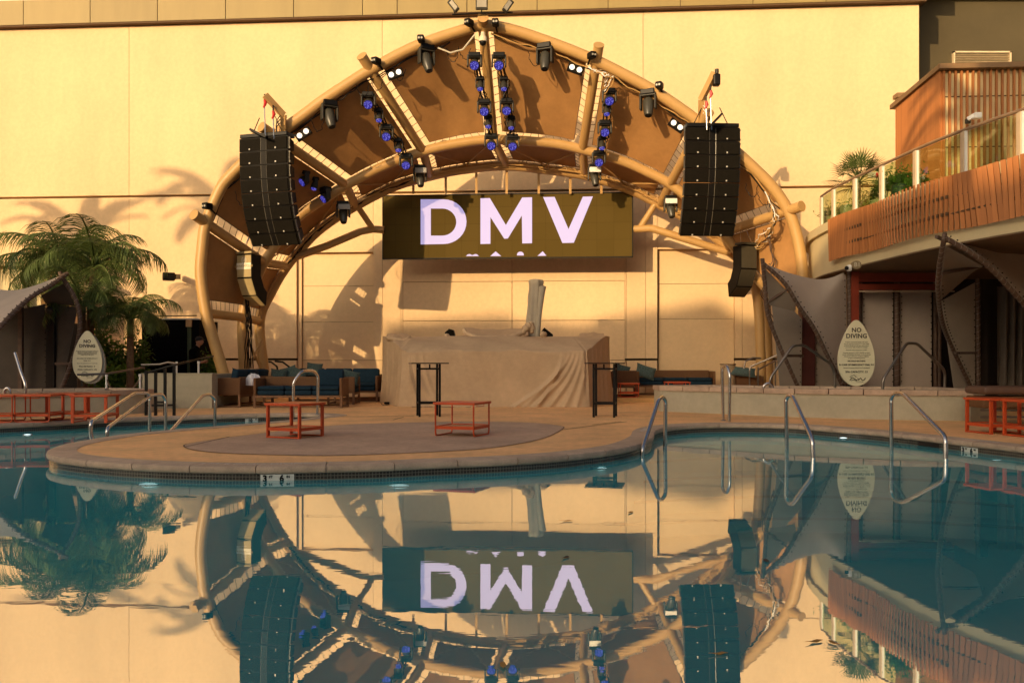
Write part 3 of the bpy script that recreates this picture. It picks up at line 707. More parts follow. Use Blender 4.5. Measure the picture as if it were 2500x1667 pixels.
for k, (x, y, Z, lab) in enumerate([(*o1(1690, 1270), 25.2, 'moving head lamp with white panel hanging left of the screen top'), (*o1(1140, 1530), 25.0, 'moving head lamp hanging low between left line array and screen'),
        (*o2(885, 1265), 25.2, 'moving head lamp with lit cream panel above the right of the letters'), (450+2130/2.936+0, 0, 0, ''), (1150+1430/2.936, 400+315/2.936, 25.0, 'moving head lamp tucked behind the lower left edge of right array')]):
    if not lab: continue
    lampat('P', x, y, Z, lab, 'moving head lamps under the rear arch', 'moving_head')
    p = W(x+2, y-16, Z-.25); mbp = MB().bevbox(p, (.32, .05, .14), .01); mbp.build('flood_panel', white if k > 1 else mat('grey_panel', (.3, .29, .27), .5), None, label=['flat grey flood panel on the lamp left of the screen top', 'flat grey flood panel on the low lamp near left array', 'flat cream flood panel on the lamp above the letter V', '', 'flat cream flood panel beside the right line array'][k], cat='flood light', group='flat flood panels')
for x, y, lab in ((*o1(1735, 430), 'moving head lamp hanging in the upper left bay of the canopy'), (*o1(1040, 830), 'moving head lamp hanging in the left bay near the line array'), (*o2(530, 420), 'moving head lamp hanging in the bay right of the centre rib'), (*o2(1270, 750), 'moving head lamp hanging in the right bay near the line array')):
    lampat('P', x, y, 23.0, lab, 'moving head lamps under the front arch', 'moving_head', rz=.5 if x < 1250 else -.4, sc=1.15)
for k, (x, y, rot, lab) in enumerate(((*o1(1510, 530), -.35, 'twin-lamp blinder under the arch between the left ribs'), (*o1(850, 960), -.6, 'twin-lamp blinder just above the left line array'), (*o2(750, 495), .35, 'twin-lamp blinder under the arch left of the right inner rib'), (*o2(1475, 900), .6, 'twin-lamp blinder just above the right line array'))):
    t = thing('blinder_light', lab, 'stage light', W(x, y, 22.9), 0, 'twin-lamp blinders under the front arch'); t.rotation_euler = (0, rot, 0)
    MB().bevbox((0, .06, 0), (.42, .12, .2), .015).build('housing', blackp, t)
    for s_ in (-.1, .1):
        o = MB().cyl((s_, -.005, 0), (s_, -.02, 0), .068, n=16).build('lamp', lampw, t)
for k, (x, y, lab) in enumerate(((*o1(2040, 165), 'small black floodlight clipped left of the arch crown'), (*o1(1697, 282), 'small black floodlight on top of the arch left slope'), (*o1(1375, 440), 'black floodlight beside the upper left end cap'), (450+165/2.936, 400+305/2.936, 'black floodlight beside the lowest left end cap'),
        (*o2(175, 165), 'small black floodlight clipped right of the arch crown'), (*o2(865, 400), 'black floodlight beside the upper right end cap'), (*o2(1350, 615), 'small black floodlight on top of the arch right slope'))):
    t = thing('arch_floodlight', lab, 'floodlight', W(x, y, 22.7), random.uniform(-.6, .6), 'small floodlights on the front arch')
    MB().bevbox((0, 0, 0), (.17, .24, .16), .03).build('housing', blackp, t); MB().bar((0, .08, -.04), (.02, .25, -.16), .04, .03).build('bracket', black, t)
    for s_ in (-.035, .035): MB().cyl((s_, -.12, -.01), (s_, -.128, -.01), .026, n=10).build('lamp', mat('dim_lens', (.4, .37, .3), .2), t)
# crown floodlights on a bar, and the dome camera
t = thing('crown_light_bar', 'crossbar above the arch crown carrying three square floodlights', 'floodlight', W(1179, 36, 22.6))
MB().tube([W(1104, 37, 22.5), W(1180, 33, 22.5), W(1252, 32, 22.5)], .022, 8).build('crossbar', black, t, world=True)
for (x, y, ry) in ((1107, 15, -.6), (1176, 8, 0), (1240, 16, .55)):
    m_ = Euler((.25, ry if ry else 0, ry)).to_matrix()
    f = MB().bevbox(W(x, y, 22.4), (.30 if not ry else .14, .10, .34), .02, rot=m_).build('floodlight', grey, t, world=True)
    MB().bevbox(W(x, y, 22.33), (.25 if not ry else .09, .02, .26), .004, rot=m_).build('lens', mat('dim_lens', (.4, .37, .3), .2), f, world=True) if False else None
    MB().box(W(x, y, 22.34)+Vector((0, 0, .02)), (.24 if not ry else .10, .012, .24), m_).build('lens', mat('dim_lens', (.4, .37, .3), .2), t, world=True)
    MB().bar(W(x, y+10, 22.5), W(x+(4 if x < 1170 else -4 if x > 1190 else 0), 35, 22.5), .03, .03).build('bracket', black, t, world=True)
t = thing('dome_camera', 'cream security dome camera hanging just under the arch crown', 'camera', W(1179, 100, 22.5))
MB().tube([W(1179, 80, 22.5), W(1179, 88, 22.5), W(1179, 93, 22.5), W(1179, 103, 22.5)], [.05, .06, .10, .11], 14).build('housing', mat('cream_plastic', (.7, .58, .4), .4), t, world=True, smooth=True)
MB().ball(W(1179, 104.5, 22.5), (.085, .085, .09)).build('dome', black, t, world=True, smooth=True)

# ------------------------------------------------------------------ line arrays
ch = .345; cw = 1.38; cd = .46
def trap(mb, w_, h_, y0, y1, wb): mb.add([(-w_/2, y0, 0), (w_/2, y0, 0), (w_/2, y0, -h_), (-w_/2, y0, -h_), (-wb/2, y1, -.05), (wb/2, y1, -.05), (wb/2, y1, -h_+.05), (-wb/2, y1, -h_+.05)], [(0, 1, 2, 3), (4, 7, 6, 5), (0, 4, 5, 1), (3, 2, 6, 7), (1, 5, 6, 2), (0, 3, 7, 4)])
m1 = MB(); trap(m1, cw, ch-.012, 0, cd, cw*.86); M_body = m1.mesh('cabinet', blackp)
m1 = MB(); m1.add([(-cw/2+.02, -.03, -.02), (-.09, -.006, -.02), (-.09, -.006, -ch+.03), (-cw/2+.02, -.03, -ch+.03), (-cw/2+.02, .01, -.02), (-.09, .01, -.02), (-.09, .01, -ch+.03), (-cw/2+.02, .01, -ch+.03)], [(0, 1, 2, 3), (0, 4, 5, 1), (3, 2, 6, 7), (0, 3, 7, 4), (1, 5, 6, 2)]); M_gl = m1.mesh('grille', grille)
m1 = MB(); m1.add([(cw/2-.02, -.03, -.02), (.09, -.006, -.02), (.09, -.006, -ch+.03), (cw/2-.02, -.03, -ch+.03), (cw/2-.02, .01, -.02), (.09, .01, -.02), (.09, .01, -ch+.03), (cw/2-.02, .01, -ch+.03)], [(0, 1, 2, 3), (0, 4, 5, 1), (3, 2, 6, 7), (0, 3, 7, 4), (1, 5, 6, 2)]); M_gr = m1.mesh('grille', grille)
m1 = MB().grid(lambda u, v: Vector((-.085+.17*u, .03-.035*abs(2*u-1), -.01-(ch-.03)*v)), 6, 1); M_horn = m1.mesh('horn_flare', mat('horn_satin_lit', (.09, .08, .06), .3), smooth=False)  # flare coloured lighter than the cabinet for the light falling on it
m1 = MB(); m1.box((-.38, -.034, -ch+.06), (.035, .012, .035)); m1.box((.36, -.034, -ch+.06), (.035, .012, .035)); M_bad = m1.mesh('badge', mat('badge', (.5, .48, .42), .4))
m1 = MB()
m1.box((.012, .06, -ch/2), (.02, .05, ch*.86)); m1.box((.022, .06, -.05), (.03, .03, .04)); m1.box((.022, .06, -ch+.06), (.03, .03, .04))
M_rig = m1.mesh('rigging_plate', mat('rig', (.12, .115, .10), .4, .5))
def line_array(x, ytop, Z, yaw, label, n=8):
    p = W(x, ytop, Z); t = thing('line_array', label, 'speaker', p, yaw, 'line array speakers')
    MB().bevbox((0, .18, .06), (cw*.97, .4, .1), .015).build('bumper_frame', black, t)
    angs = [0, 1.5, 4, 8, 13, 19, 25, 31]; y, z = 0, 0
    for k in range(n):
        a = R(angs[k]); o = inst(M_body, 'cabinet', t, (0, y, z), (a, 0, 0))
        inst(M_gl, 'grille', o); inst(M_gr, 'grille', o); inst(M_horn, 'horn_flare', o); inst(M_bad, 'badge', o); inst(M_rig, 'rigging_plate', o, (cw/2, 0, 0)); inst(M_rig, 'rigging_plate', o, (-cw/2-.026, 0, 0))
        y += ch*math.sin(a); z -= ch*math.cos(a)
    mb = MB()
    for s_ in (-.45, .45): mb.cyl((s_, .18, .1), (s_*.5, .18, .55), .012, n=6)
    mb.build('hang_chain', black, t)
    return t
line_array(643, 336, 22.55, R(-17), 'tall curved black line array hanging at the left of the arch')
line_array(1740, 312, 22.55, R(3), 'tall curved black line array hanging at the right of the arch')
# hoist arms
for side, pts, hooks, lab in (('l', [(692, 335, 22.9), (692, 282, 22.7), (647, 233, 22.4)], [(646, 245), (667, 272)], 'tan hoist arm with red hooks above the left line array'),
                              ('r', [(1711, 300, 22.9), (1712, 245, 22.7), (1745, 178, 22.4)], [(1735, 222), (1724, 248)], 'tan hoist arm with red hooks above the right line array')):
    t = thing('hoist_crane', lab, 'hoist', W(*pts[0]), 0, 'hoist arms on the arch')
    mb = MB().bar(W(*pts[0]), W(*pts[1]), .13, .13, (0, 1, 0)); mb.build('post', tan, t, world=True)
    MB().bar(W(*pts[1]), W(*pts[2]), .12, .14).build('arm', tan, t, world=True)
    for (hx, hy) in hooks:
        Z_ = 22.45; MB().tube([W(hx, hy, Z_), W(hx+2, hy+8, Z_), W(hx, hy+14, Z_), W(hx-3, hy+19, Z_)], [.03, .045, .03, .02], 8).build('hook', redhook, t, world=True)
        MB().cyl(W(hx, hy+18, Z_), W(hx+2, 318 if side == 'r' else 340, Z_), .014, n=6).build('chain', steel, t, world=True)
        MB().cyl(W(hx, hy, Z_), W(hx, hy-14, Z_), .02, n=6).build('hanger', black, t, world=True)
    for q in range(3):
        c0 = (684, 284+q*8) if side == 'l' else (1717, 258+q*9); sg = -1 if side == 'l' else 1
        cable([W(c0[0], c0[1], 22.6), W(c0[0]+sg*8, c0[1]+10, 22.6), W(c0[0]+sg*10, c0[1]+25, 22.6), W(c0[0]+sg*8, 325, 22.6)], .012, black if side == 'l' else white, t, 0, .005)
t = thing('hoist_motor', 'black hoist motor hanging at the tip of the right arm', 'motor', W(1748, 205, 22.3))
MB().bevbox(W(1749, 197, 22.35), (.17, .2, .28), .03).build('body', black, t, world=True); MB().cyl(W(1750, 181, 22.35), W(1750, 170, 22.35), .05, n=10).build('top_hook', grey, t, world=True)
for x, a, lab in ((632, .45, 'thin black cable tray angled on top of the left line array'), (1746, -.8, 'thin black cable tray angled on top of the right line array')):
    MB().box(W(x, 328 if x < 1000 else 296, 22.3), (.44, .25, .05), (0, a, 0)).build('cable_tray', black, None, label=lab, cat='tray')
# small curved arrays
def small_array(x, ytop, Z, yaw, label, mm, screen):
    t = thing('fill_speaker', label, 'speaker', W(x, ytop, Z), yaw, 'small hanging fill speakers')
    w_, h_, d_ = .50, .5, .5; y = z = 0
    for k, (a, h) in enumerate(((0, .62), (24, .50), (55, .44))):
        m_ = Euler((R(a), 0, 0)).to_matrix(); nxt = (24, 55, 82)[k]
        q = Euler((R((a+nxt)/2 if k < 2 else nxt), 0, 0)).to_matrix()
        o = Vector((0, y, z)); b = o+m_ @ Vector((0, 0, -h))
        pv = Euler((R((a+(0, 0, 24)[k])/2 if k else 0), 0, 0)).to_matrix()
        vs = []
        for s_ in (-1, 1):
            vs += [o+Vector((s_*w_/2, 0, 0)), b+Vector((s_*w_/2, 0, 0)), b+q @ Vector((s_*w_/2, d_*.72, 0)), o+pv @ Vector((s_*w_/2, d_*.72, 0)) if k == 0 else last[0]+Vector((s_*w_/2, 0, 0))]
        last = (b+q @ Vector((0, d_*.72, 0)),)
        MB().add(vs, [(0, 1, 2, 3), (7, 6, 5, 4), (0, 4, 5, 1), (1, 5, 6, 2), (2, 6, 7, 3), (3, 7, 4, 0)]).build('cabinet', blackp, t)
        gm = MB().grid(lambda u, v: o+m_ @ Vector(((u-.5)*w_*.94, -.012, -.02-(h-.04)*v)), 1, 1, .01); gm.build('grille', mm, t)
        y, z = b.y, b.z
    MB().bevbox((0, .1, .05), (w_+.04, .3, .06), .01).build('bumper_frame', mm, t)
    for s_ in (-1, 1): MB().cyl((s_*.18, .1, .07), (s_*.05, .3, .6), .01, n=5).build('cable', steel, t)
    if screen:
        MB().box((0, -.03, -.31), (w_*.96, .012, .17)).build('text_panel', mat('text_glow', (.8, .75, .6), .6), t)
        tm = text_mb('@AYUDAYCLUB', .082, extrude=.002, bold=.0008); place(tm, frame((0, -.038, -.31), (1, 0, 0), (0, 0, 1))); tm.build('lettering', mat('tan_ink', (.42, .30, .12), .6), t)
        rr = .065; c = Vector((0, -.02, -.15))
        sq = [c+Vector((sx_*(rr-.02)+.02*math.cos(R(a)), 0, sy_*(rr-.02)+.02*math.sin(R(a)))) for sx_, sy_, a0 in ((1, 1, 0), (-1, 1, 90), (-1, -1, 180), (1, -1, 270)) for a in (a0, a0+45, a0+90)]
        mb = MB().tube(sq, .007, 5, closed=True); mb.tube([c+Vector((.03*math.cos(R(a)), 0, .03*math.sin(R(a)))) for a in range(0, 360, 30)], .007, 5, closed=True); mb.ball(c+Vector((.038, 0, .038)), .008, 6, 4)
        mb.build('camera_icon', white, t)
    return t
small_array(597, 622, 24.0, R(-24), 'small tan-faced fill speaker with a handle name strip, hanging left', mat('lit_grille', (.40, .31, .15), .5, var=.1), True)  # lit copy of the dark grille, sunlight put into its tan colour
small_array(1828, 600, 24.0, R(20), 'small black curved fill speaker hanging at the lower right of the arch', mat('dark_grille', (.05, .045, .03), .45), False)

# ================================================================== DJ BOOTH COVER
plan = [(-3.55, 26.2), (-3.52, 24.5), (-3.42, 24.1), (-2.80, 22.25), (-2.62, 21.95), (-1.8, 21.82), (0, 21.75), (1.55, 21.78), (1.78, 21.85), (1.92, 22.1), (2.58, 24.0), (2.66, 24.4), (2.68, 26.2)]
PL = catmull([(x, y, 0) for x, y in plan], 6)
zr_l = [(0, 1.86), (.08, 1.90), (.11, 1.94), (.16, 1.80), (.22, 1.60), (.5, 1.58), (.78, 1.60), (.86, 1.80), (.90, 1.92), (.95, 1.9), (1, 1.86)]
booth = thing('covered_dj_booth', 'wide DJ booth wrapped in wrinkled tan cloth at the centre of the deck', 'booth', (-.45, 23.5, 0))
cen = Vector((-.45, 24.9, 0))
def fold(u, v):                       # outward displacement of the skirt
    d = .012*math.sin(60*u+4*v)+.01*math.sin(23*u-3*v)
    for (u0, du, w_, amp) in ((.618, -.045, .0022, .05), (.624, -.075, .003, .05), (.632, -.10, .003, .06), (.640, -.075, .003, .06), (.648, -.055, .003, .06), (.655, -.035, .003, .05), (.662, -.02, .0025, .05), (.668, -.005, .002, .05), (.336, .03, .002, .05), (.340, .018, .002, .05), (.346, .045, .003, .05), (.366, .03, .002, .04), (.352, .02, .003, .04),
                            (.70, .01, .003, .05), (.735, -.01, .003, .04), (.775, .0, .004, .05), (.81, .0, .004, .04), (.30, .0, .003, .03), (.24, -.01, .004, .03), (.19, .0, .004, .04)):
        uc = u0+du*(1-v)**1.6; d += amp*math.exp(-((u-uc)/(w_*(1+1.2*(1-v))))**2)*(.35+.65*min(1, 2.2*(1-v)))
    return d
def bfn(u, v):
    p = along(PL, u); q = along(PL, min(1, u+.004))-along(PL, max(0, u-.004)); n_ = Vector((q.y, -q.x, 0)).normalized()
    side = abs(u-.5)*2
    ks = max(0, min(1, (.335-u)/.15)) if u < .5 else max(0, min(1, (u-.665)/.15)); crease = 1.34+.015*math.sin(17*u)+.42*ks**.8
    if v < .6:
        z = crease*(v/.6); vv = v/.6
        o = p+n_*(fold(u, vv)+.10*(1-vv)**3*(.4+.6*math.sin(17*u)**2)-.02); o.z = z+.004+(.02*math.sin(40*u) if v == 0 else 0)*0; return o
    k = (v-.6)/.4; c2 = Vector((cen.x+(p.x-cen.x)*.86, 24.0+(p.y-24.0)*.35, 0)); o = p.lerp(c2, k)
    zt = 1.74+.03*math.exp(-((u-.5)/.1)**2)-.02*math.cos(20*u)
    z = crease+(zt-crease)*math.sin(k*math.pi/2)**.9
    z += .015*math.sin(50*u+9*k)+.05*math.exp(-((u-.2)/.03)**2)*math.sin(k*3)+.04*math.exp(-((u-.82)/.03)**2)*math.sin(k*5)
    return Vector((o.x, o.y, z))
MB().grid(bfn, 420, 64).build('cloth_cover', cover, booth, world=True, smooth=True)
top = [bfn(i/60, 1)-Vector((0, 0, .004)) for i in range(61)]
MB().face(top).build('cloth_top', cover, booth, world=True)
# bunched humps
def bundle(name, pts, r, n=10, seed=1):
    rr = random.Random(seed); P = catmull([Vector(p)+Vector((0, -.13, .01)) for p in pts], 6); mb = MB(); N = len(P)
    mb.tube(P, [r*(.55+.45*math.sin(math.pi*i/(N-1)))*(1+.18*math.sin(i*1.9+seed)) for i in range(N)], n); 
    for q in range(3): mb.tube([p+Vector((0, -.02, .03*math.sin(i*.7+q*2))) for i, p in enumerate(P)], [r*.6*(.6+.4*math.sin(i*2.3+q*3)) for i in range(N)], 8)
    return mb.build(name, cover, booth, world=True, smooth=True)
bundle('cloth_fold', [W(1133, 806, 23.4), W(1142, 817, 23.2), W(1170, 826, 23.0), W(1200, 828, 22.95), W(1240, 826, 23.0), W(1272, 815, 23.2), W(1293, 800, 23.4)], .075, seed=2)
bundle('cloth_fold', [W(1276, 815, 23.2), W(1285, 802, 23.3), W(1297, 797, 23.4), W(1298, 812, 23.3)], .10, seed=5)
bundle('cloth_fold', [W(945, 826, 23.6), W(965, 830, 23.3), W(990, 834, 23.2), W(1003, 824, 23.3)], .07, seed=3)
bundle('cloth_fold', [W(1090, 821, 23.2), W(1094, 829, 23.1)], .09, seed=6)
bundle('cloth_fold', [W(1322, 815, 23.2), W(1330, 823, 23.1)], .09, seed=7)
MB().grid(lambda u, v: W(1136+(1290-1136)*u, 802+4*math.sin(math.pi*u)+20*v, 24.3-1.0*v)+Vector((0, 0, .01*math.sin(20*u))), 24, 6, .02).build('cloth_hump', cover, booth, world=True, smooth=True)
MB().grid(lambda u, v: W(1415+(1474-1415)*u, 818+16*v-3*math.sin(math.pi*u), 24.4-.9*v)+Vector((0, 0, .012*math.sin(14*u))), 14, 6, .03).build('cloth_hump', cover, booth, world=True, smooth=True)
MB().grid(lambda u, v: W(945+(1000-945)*u, 819+14*v-2*math.sin(math.pi*u), 24.2-.8*v)+Vector((0, 0, .012*math.sin(11*u))), 14, 6, .03).build('cloth_hump', cover, booth, world=True, smooth=True)
for pts, lab in (([(1086, 812), (1096, 803), (1107, 806), (1110, 816)], 'black monitor speaker corner poking out left of the booth cover'), ([(1318, 813), (1329, 800), (1350, 817), (1350, 824)], 'black monitor speaker corner poking out right of the wrapped pole')):
    t = thing('monitor_speaker', lab, 'speaker', W(pts[0][0], 830, 24), 0, 'monitor speakers at the booth')
    MB().prism([W(x, y, 23.9) for x, y in pts]+[W(pts[-1][0], 850, 23.9), W(pts[0][0], 850, 23.9)], (0, .35, 0)).build('cabinet', blackp, t, world=True)
    MB().prism([W(x*.9+pts[1][0]*.1, y*.9+(pts[0][1]+4)*.1, 23.88) for x, y in pts], (0, .02, 0)).build('grille', grille, t, world=True)
t = thing('wrapped_umbrella', 'tall closed umbrella wrapped in grey-beige cloth standing behind the booth', 'umbrella', W(1298, 993, 24.3))
P = [W(1298, 880, 24.3), W(1299, 812, 24.3), W(1303, 760, 24.3), W(1307, 720, 24.3), W(1309, 692, 24.3), W(1307, 682, 24.3)]
C = catmull(P, 5); mb = MB(); N = len(C)
mb.grid(lambda u, v: C[int(round(v*(N-1)))]+Vector((math.cos(2*math.pi*u)*1.0, math.sin(2*math.pi*u), 0))*(.15+.045*v+.016*math.sin(6*2*math.pi*u+4*v)+.008*math.sin(v*25))*(1 if v < .93 else .75 if v < .99 else .3), 48, N-1)
mb.build('cover', umb, t, world=True, smooth=True)
C2 = catmull([W(1312, 830, 24.15), W(1316, 770, 24.15), W(1322, 720, 24.15), W(1325, 698, 24.15)], 6)
MB().grid(lambda u, v: C2[int(round(v*(len(C2)-1)))]+Vector((math.cos(2*math.pi*u), math.sin(2*math.pi*u), 0))*(.06+.04*v)*(1 if v < .97 else .4), 20, len(C2)-1).build('cloth_flap', umb, t, world=True, smooth=True)
MB().cyl(W(1298, 993, 24.3), W(1298, 880, 24.3), .03).build('pole', darksteel, t, world=True)
# cable on the deck by the booth
mb = MB().tube(catmull([G(930, 985), G(938, 990), G(955, 988), G(975, 989), G(990, 991), G(1010, 994), G(1060, 994), G(1150, 994.5)], 5), .012, 6)
mb.build('floor_cable', black, None, label='thin black cable lying on the deck at the booth left foot', cat='cable')
t = MB().bevbox(G(958, 988)+Vector((0, 0, .04)), (.42, .12, .06), .02, rot=(0, 0, .1)).build('cable_connector', blackp, None, label='black power connector bundle on the deck at the booth corner', cat='connector')

# ================================================================== FURNITURE
def bar_table(x, Z, rz, label):
    t = thing('bar_table', label, 'table', Wh(x, Z, 0), rz, 'tall black bar tables')
    MB().bevbox((0, 0, 1.06), (.74, .74, .022), .005).build('tabletop', black, t)
    for sx_ in (-1, 1):
        for sy_ in (-1, 1):
            MB().box((sx_*.20, sy_*.24, .523), (.042, .042, 1.046)).build('leg', black, t)
            MB().box((sx_*.20, sy_*.13, .523), (.03, .03, 1.0)).build('inner_leg', black, t) if False else None
    for z in (.95, .27):
        for sy_ in (-1, 1): MB().box((0, sy_*.24, z), (.36, .03, .035)).build('rail', black, t)
        for sx_ in (-1, 1): MB().box((sx_*.20, 0, z), (.03, .44, .035)).build('rail', black, t)
    MB().box((0, -.24, 1.0), (.03, .02, .08)).build('spacer', black, t)
    return t
bar_table(1046, 18.1, R(11), 'tall black square bar table in front of the booth left side')
bar_table(1477, 17.9, R(-11), 'tall black square bar table in front of the booth right corner')
def side_table(loc, rz, label, thick=True, s_=.62, h=.5, group='orange side tables'):
    t = thing('side_table', label, 'table', loc, rz, group)
    a = s_/2
    MB().bevbox((0, 0, h-.02), (s_, s_, .035), .008).build('tabletop', orange, t)
    lw = .055 if thick else .022
    if thick:
        for sx_ in (-1, 1):
            for sy_ in (-1, 1): MB().bevbox((sx_*(a-.045), sy_*(a-.035), h/2-.02), (lw, .02 if False else .03, h-.04), .006).build('leg', orange, t)
            MB().bevbox((sx_*(a-.045), 0, .016), (lw, s_-.08, .02), .006).build('skid', orange, t)
    else:
        for sy_ in (-1, 1):
            P = [(-a+.03, sy_*(a-.03), h-.03), (-a+.03, sy_*(a-.03), .06), (-a+.05, sy_*(a-.03), .02), (-a+.09, sy_*(a-.03), .012), (a-.09, sy_*(a-.03), .012), (a-.05, sy_*(a-.03), .02), (a-.03, sy_*(a-.03), .06), (a-.03, sy_*(a-.03), h-.03)]
            MB().tube(P, .013, 8).build('leg', orange, t, smooth=True)
    MB().box((0, 0, .135), (s_-.08, s_-.07, .012)).build('shelf', mat('tan_shelf', (.42, .20, .09), .5), t)
    mb = MB()
    for sg in (-1, 1): mb.box((0, sg*(a-.03), .13), (s_-.1, .02, .045)); mb.box((sg*(a-.04), 0, .13), (.02, s_-.08, .045))
    mb.build('shelf_rim', orange, t)
    if not thick: MB().tube([(-.15, -a+.04, h-.04), (-.15, -a+.04, h-.065), (.12, -a+.04, h-.065), (.12, -a+.04, h-.04)], .006, 5).build('hook_rail', orange, t)
    return t
side_table((-3.12, 12.98, 0), R(66), 'orange metal side table with thick legs standing alone on the left of the deck inlay')
side_table((-.73, 13.3, 0), R(70), 'orange wire-legged side table at the centre of the deck inlay', False, .66)
side_table(Wh(3, 16.3, 0), R(8), 'orange side table cut by the left picture edge', False, .66)
side_table(Wh(97, 16.45, 0), R(4), 'second orange side table from the left edge, by the raised spa wall', False, .66)
side_table(Wh(166, 17.05, 0), R(-4), 'third orange table of the left row, half behind its neighbours', True, .6)
side_table(Wh(233, 16.3, 0), R(5), 'fourth orange side table, right end of the left row', True, .66)
side_table(Wh(2424, 13.75, 0), R(12), 'orange side table left of the pair at the right edge', True, .58, .54)
side_table(Wh(2520, 13.1, 0), R(12), 'orange side table cut by the right picture edge', True, .58, .54)
side_table(Wh(1534, 24.8, .12), 0, 'low orange table beside the booth right foot', False, .55, .4)
side_table(Wh(1653, 25.5, .12), 0, 'low orange table before the long right sofa', False, .66, .42)
side_table(Wh(1830, 23.6, 0), 0, 'low orange table behind the spa rim near the drum', False, .74, .40)

def cushion(mbc, size, b=.05):
    mbc.bevbox(*size, b=b, n=3); return mbc
def sofa(name, loc, rz, w_, label, nseat=3, backs=(2,), d_=.82, arms=(1, 1), group='wicker lounge sofas', backh=.72):
    t = thing(name, label, 'sofa', loc, rz, group)
    sh = .30
    mb = MB()
    mb.box((0, -d_/2+.03, sh-.03), (w_, .05, .05)); mb.box((0, d_/2-.03, sh-.03), (w_, .05, .05)); mb.box((0, -d_/2+.03, .03), (w_, .05, .03)); mb.box((0, d_/2-.03, .03), (w_, .05, .03))
    for s_ in (-1, 1): mb.box((s_*(w_/2-.03), 0, .03), (.05, d_, .03))
    mb.build('frame', woodf, t)
    for s_ in (-1, 1):
        for q in (-1, 1): MB().box((s_*(w_/2-.03), q*(d_/2-.03), sh/2), (.055, .055, sh)).build('leg', woodf, t)
    for k, s_ in enumerate((-1, 1)):
        if arms[k]: MB().bevbox((s_*(w_/2-.035), 0, sh+.20), (.07, d_, .42), .02).build('arm', woven, t)
    MB().bevbox((0, d_/2-.04, (sh+backh)/2), (w_-.14, .07, backh-sh+.02), .02).build('back_panel', woven, t)
    iw = (w_-.16)/nseat
    for k in range(nseat):
        x = -w_/2+.08+iw*(k+.5)
        MB().bevbox((x, -.04, sh+.055), (iw-.012, d_-.12, .12), .04, n=3).build('seat_base_cushion', navy, t, smooth=True)
        MB().bevbox((x, -.05, sh+.165), (iw-.012, d_-.14, .10), .045, n=3).build('seat_cushion', navy, t, smooth=True)
        if k in backs: MB().bevbox((x, d_/2-.20, sh+.40), (iw-.02, .17, .42), .05, rot=(R(-10), 0, 0), n=3).build('back_cushion', navy, t, smooth=True)
    return t
sofa('wicker_sofa', (-5.07, 21.75, 0), R(-1), 2.12, 'three-seat brown wicker sofa with navy cushions facing the pool', 3, (2,))
sofa('wicker_sofa', (-6.72, 22.7, 0), R(-96), 2.2, 'wicker sofa seen end-on beside the low grey wall, towel on it', 3, (0, 1, 2), .66)
sofa('wicker_sofa', (-4.9, 25.2, 0), R(-4), 2.5, 'rear wicker sofa behind the front left sofa, piled with cushions', 3, (0, 1, 2))
sofa('wicker_sofa', (-4.4, 23.6, 0), R(92), 1.1, 'short wicker armchair-sofa facing left, right of the front sofa', 1, (0,), .7)
sofa('wicker_sofa', (-4.15, 26.75, 0), R(-2), 1.7, 'wicker sofa against the wall left of the covered booth', 2, (), .8)
sofa('wicker_sofa', (4.78, 26.6, .12), R(-3), 2.3, 'long wicker sofa against the wall right of the booth', 3, ())
sofa('wicker_chair', (3.15, 25.7, .12), R(182), .85, 'wicker chair seen from behind next to the booth right side', 1, (), .7)
sofa('wicker_chair', (6.35, 24.6, 0), R(182), .85, 'wicker chair seen from behind right of the tan drum', 1, (), .7)
def pillow(p, rot, label, m=teal, s_=(.46, .15, .40)):
    mb = MB()
    def fn(u, v, sg):
        x = (u-.5)*s_[0]; z = (v-.5)*s_[2]; e = max(0, 1-abs(2*u-1)**4)*max(0, 1-abs(2*v-1)**4)
        pin = 1-.12*(1-abs(2*u-1))*abs(2*v-1)
        return Vector((x*(1-.10*(1-abs(2*v-1)**2)), sg*s_[1]/2*e**.6, z*(1-.10*(1-abs(2*u-1)**2))))
    mb.grid(lambda u, v: fn(u, v, 1), 12, 12); mb.grid(lambda u, v: fn(u, v, -1), 12, 12)
    m_ = Euler(rot).to_matrix().to_4x4(); m_.translation = Vector(p); place(mb, m_)
    mb.build('throw_pillow', m, None, smooth=True, label=label, cat='pillow', group='grey-green scatter pillows')
pillow(W(680, 918, 24.7), (R(-20), .1, .1), 'patterned grey pillow, leftmost on the rear left sofa'); pillow(W(706, 912, 24.9), (R(-15), -.3, 0), 'upright grey-green pillow leaning in the middle of the rear left sofa')
pillow(W(727, 916, 24.8), (R(-20), .4, .1), 'dark patterned pillow right of the upright one on the rear left sofa'); pillow(W(767, 903, 25.3), (R(-15), .1, 0), 'grey-green pillow standing highest behind the silver grab rail')
pillow(W(855, 922, 23.6), (R(-18), .25, .2), 'round-cornered grey pillow against the short sofa, nearest the booth gap'); pillow(W(908, 922, 26.4), (R(-60), 0, .2), 'flat grey-green pillow lying on the wall sofa left of the booth')
pillow(W(1576, 908, 26.3), (R(-25), .3, 0), 'grey-green pillow on the left of the long right sofa', s_=(.6, .18, .42)); pillow(W(1519, 905, 25.6), (R(-30), .3, .1), 'grey-green pillow on the chair beside the booth')
pillow(W(1810, 908, 24.2), (R(-35), .1, 0), 'dark blue-grey pillow between the drum and the right chair', s_=(.8, .16, .3)); pillow(W(585, 919, 22.9), (R(-25), .2, 1.2), 'dark teal pillow at the far end of the side-on sofa', navy)
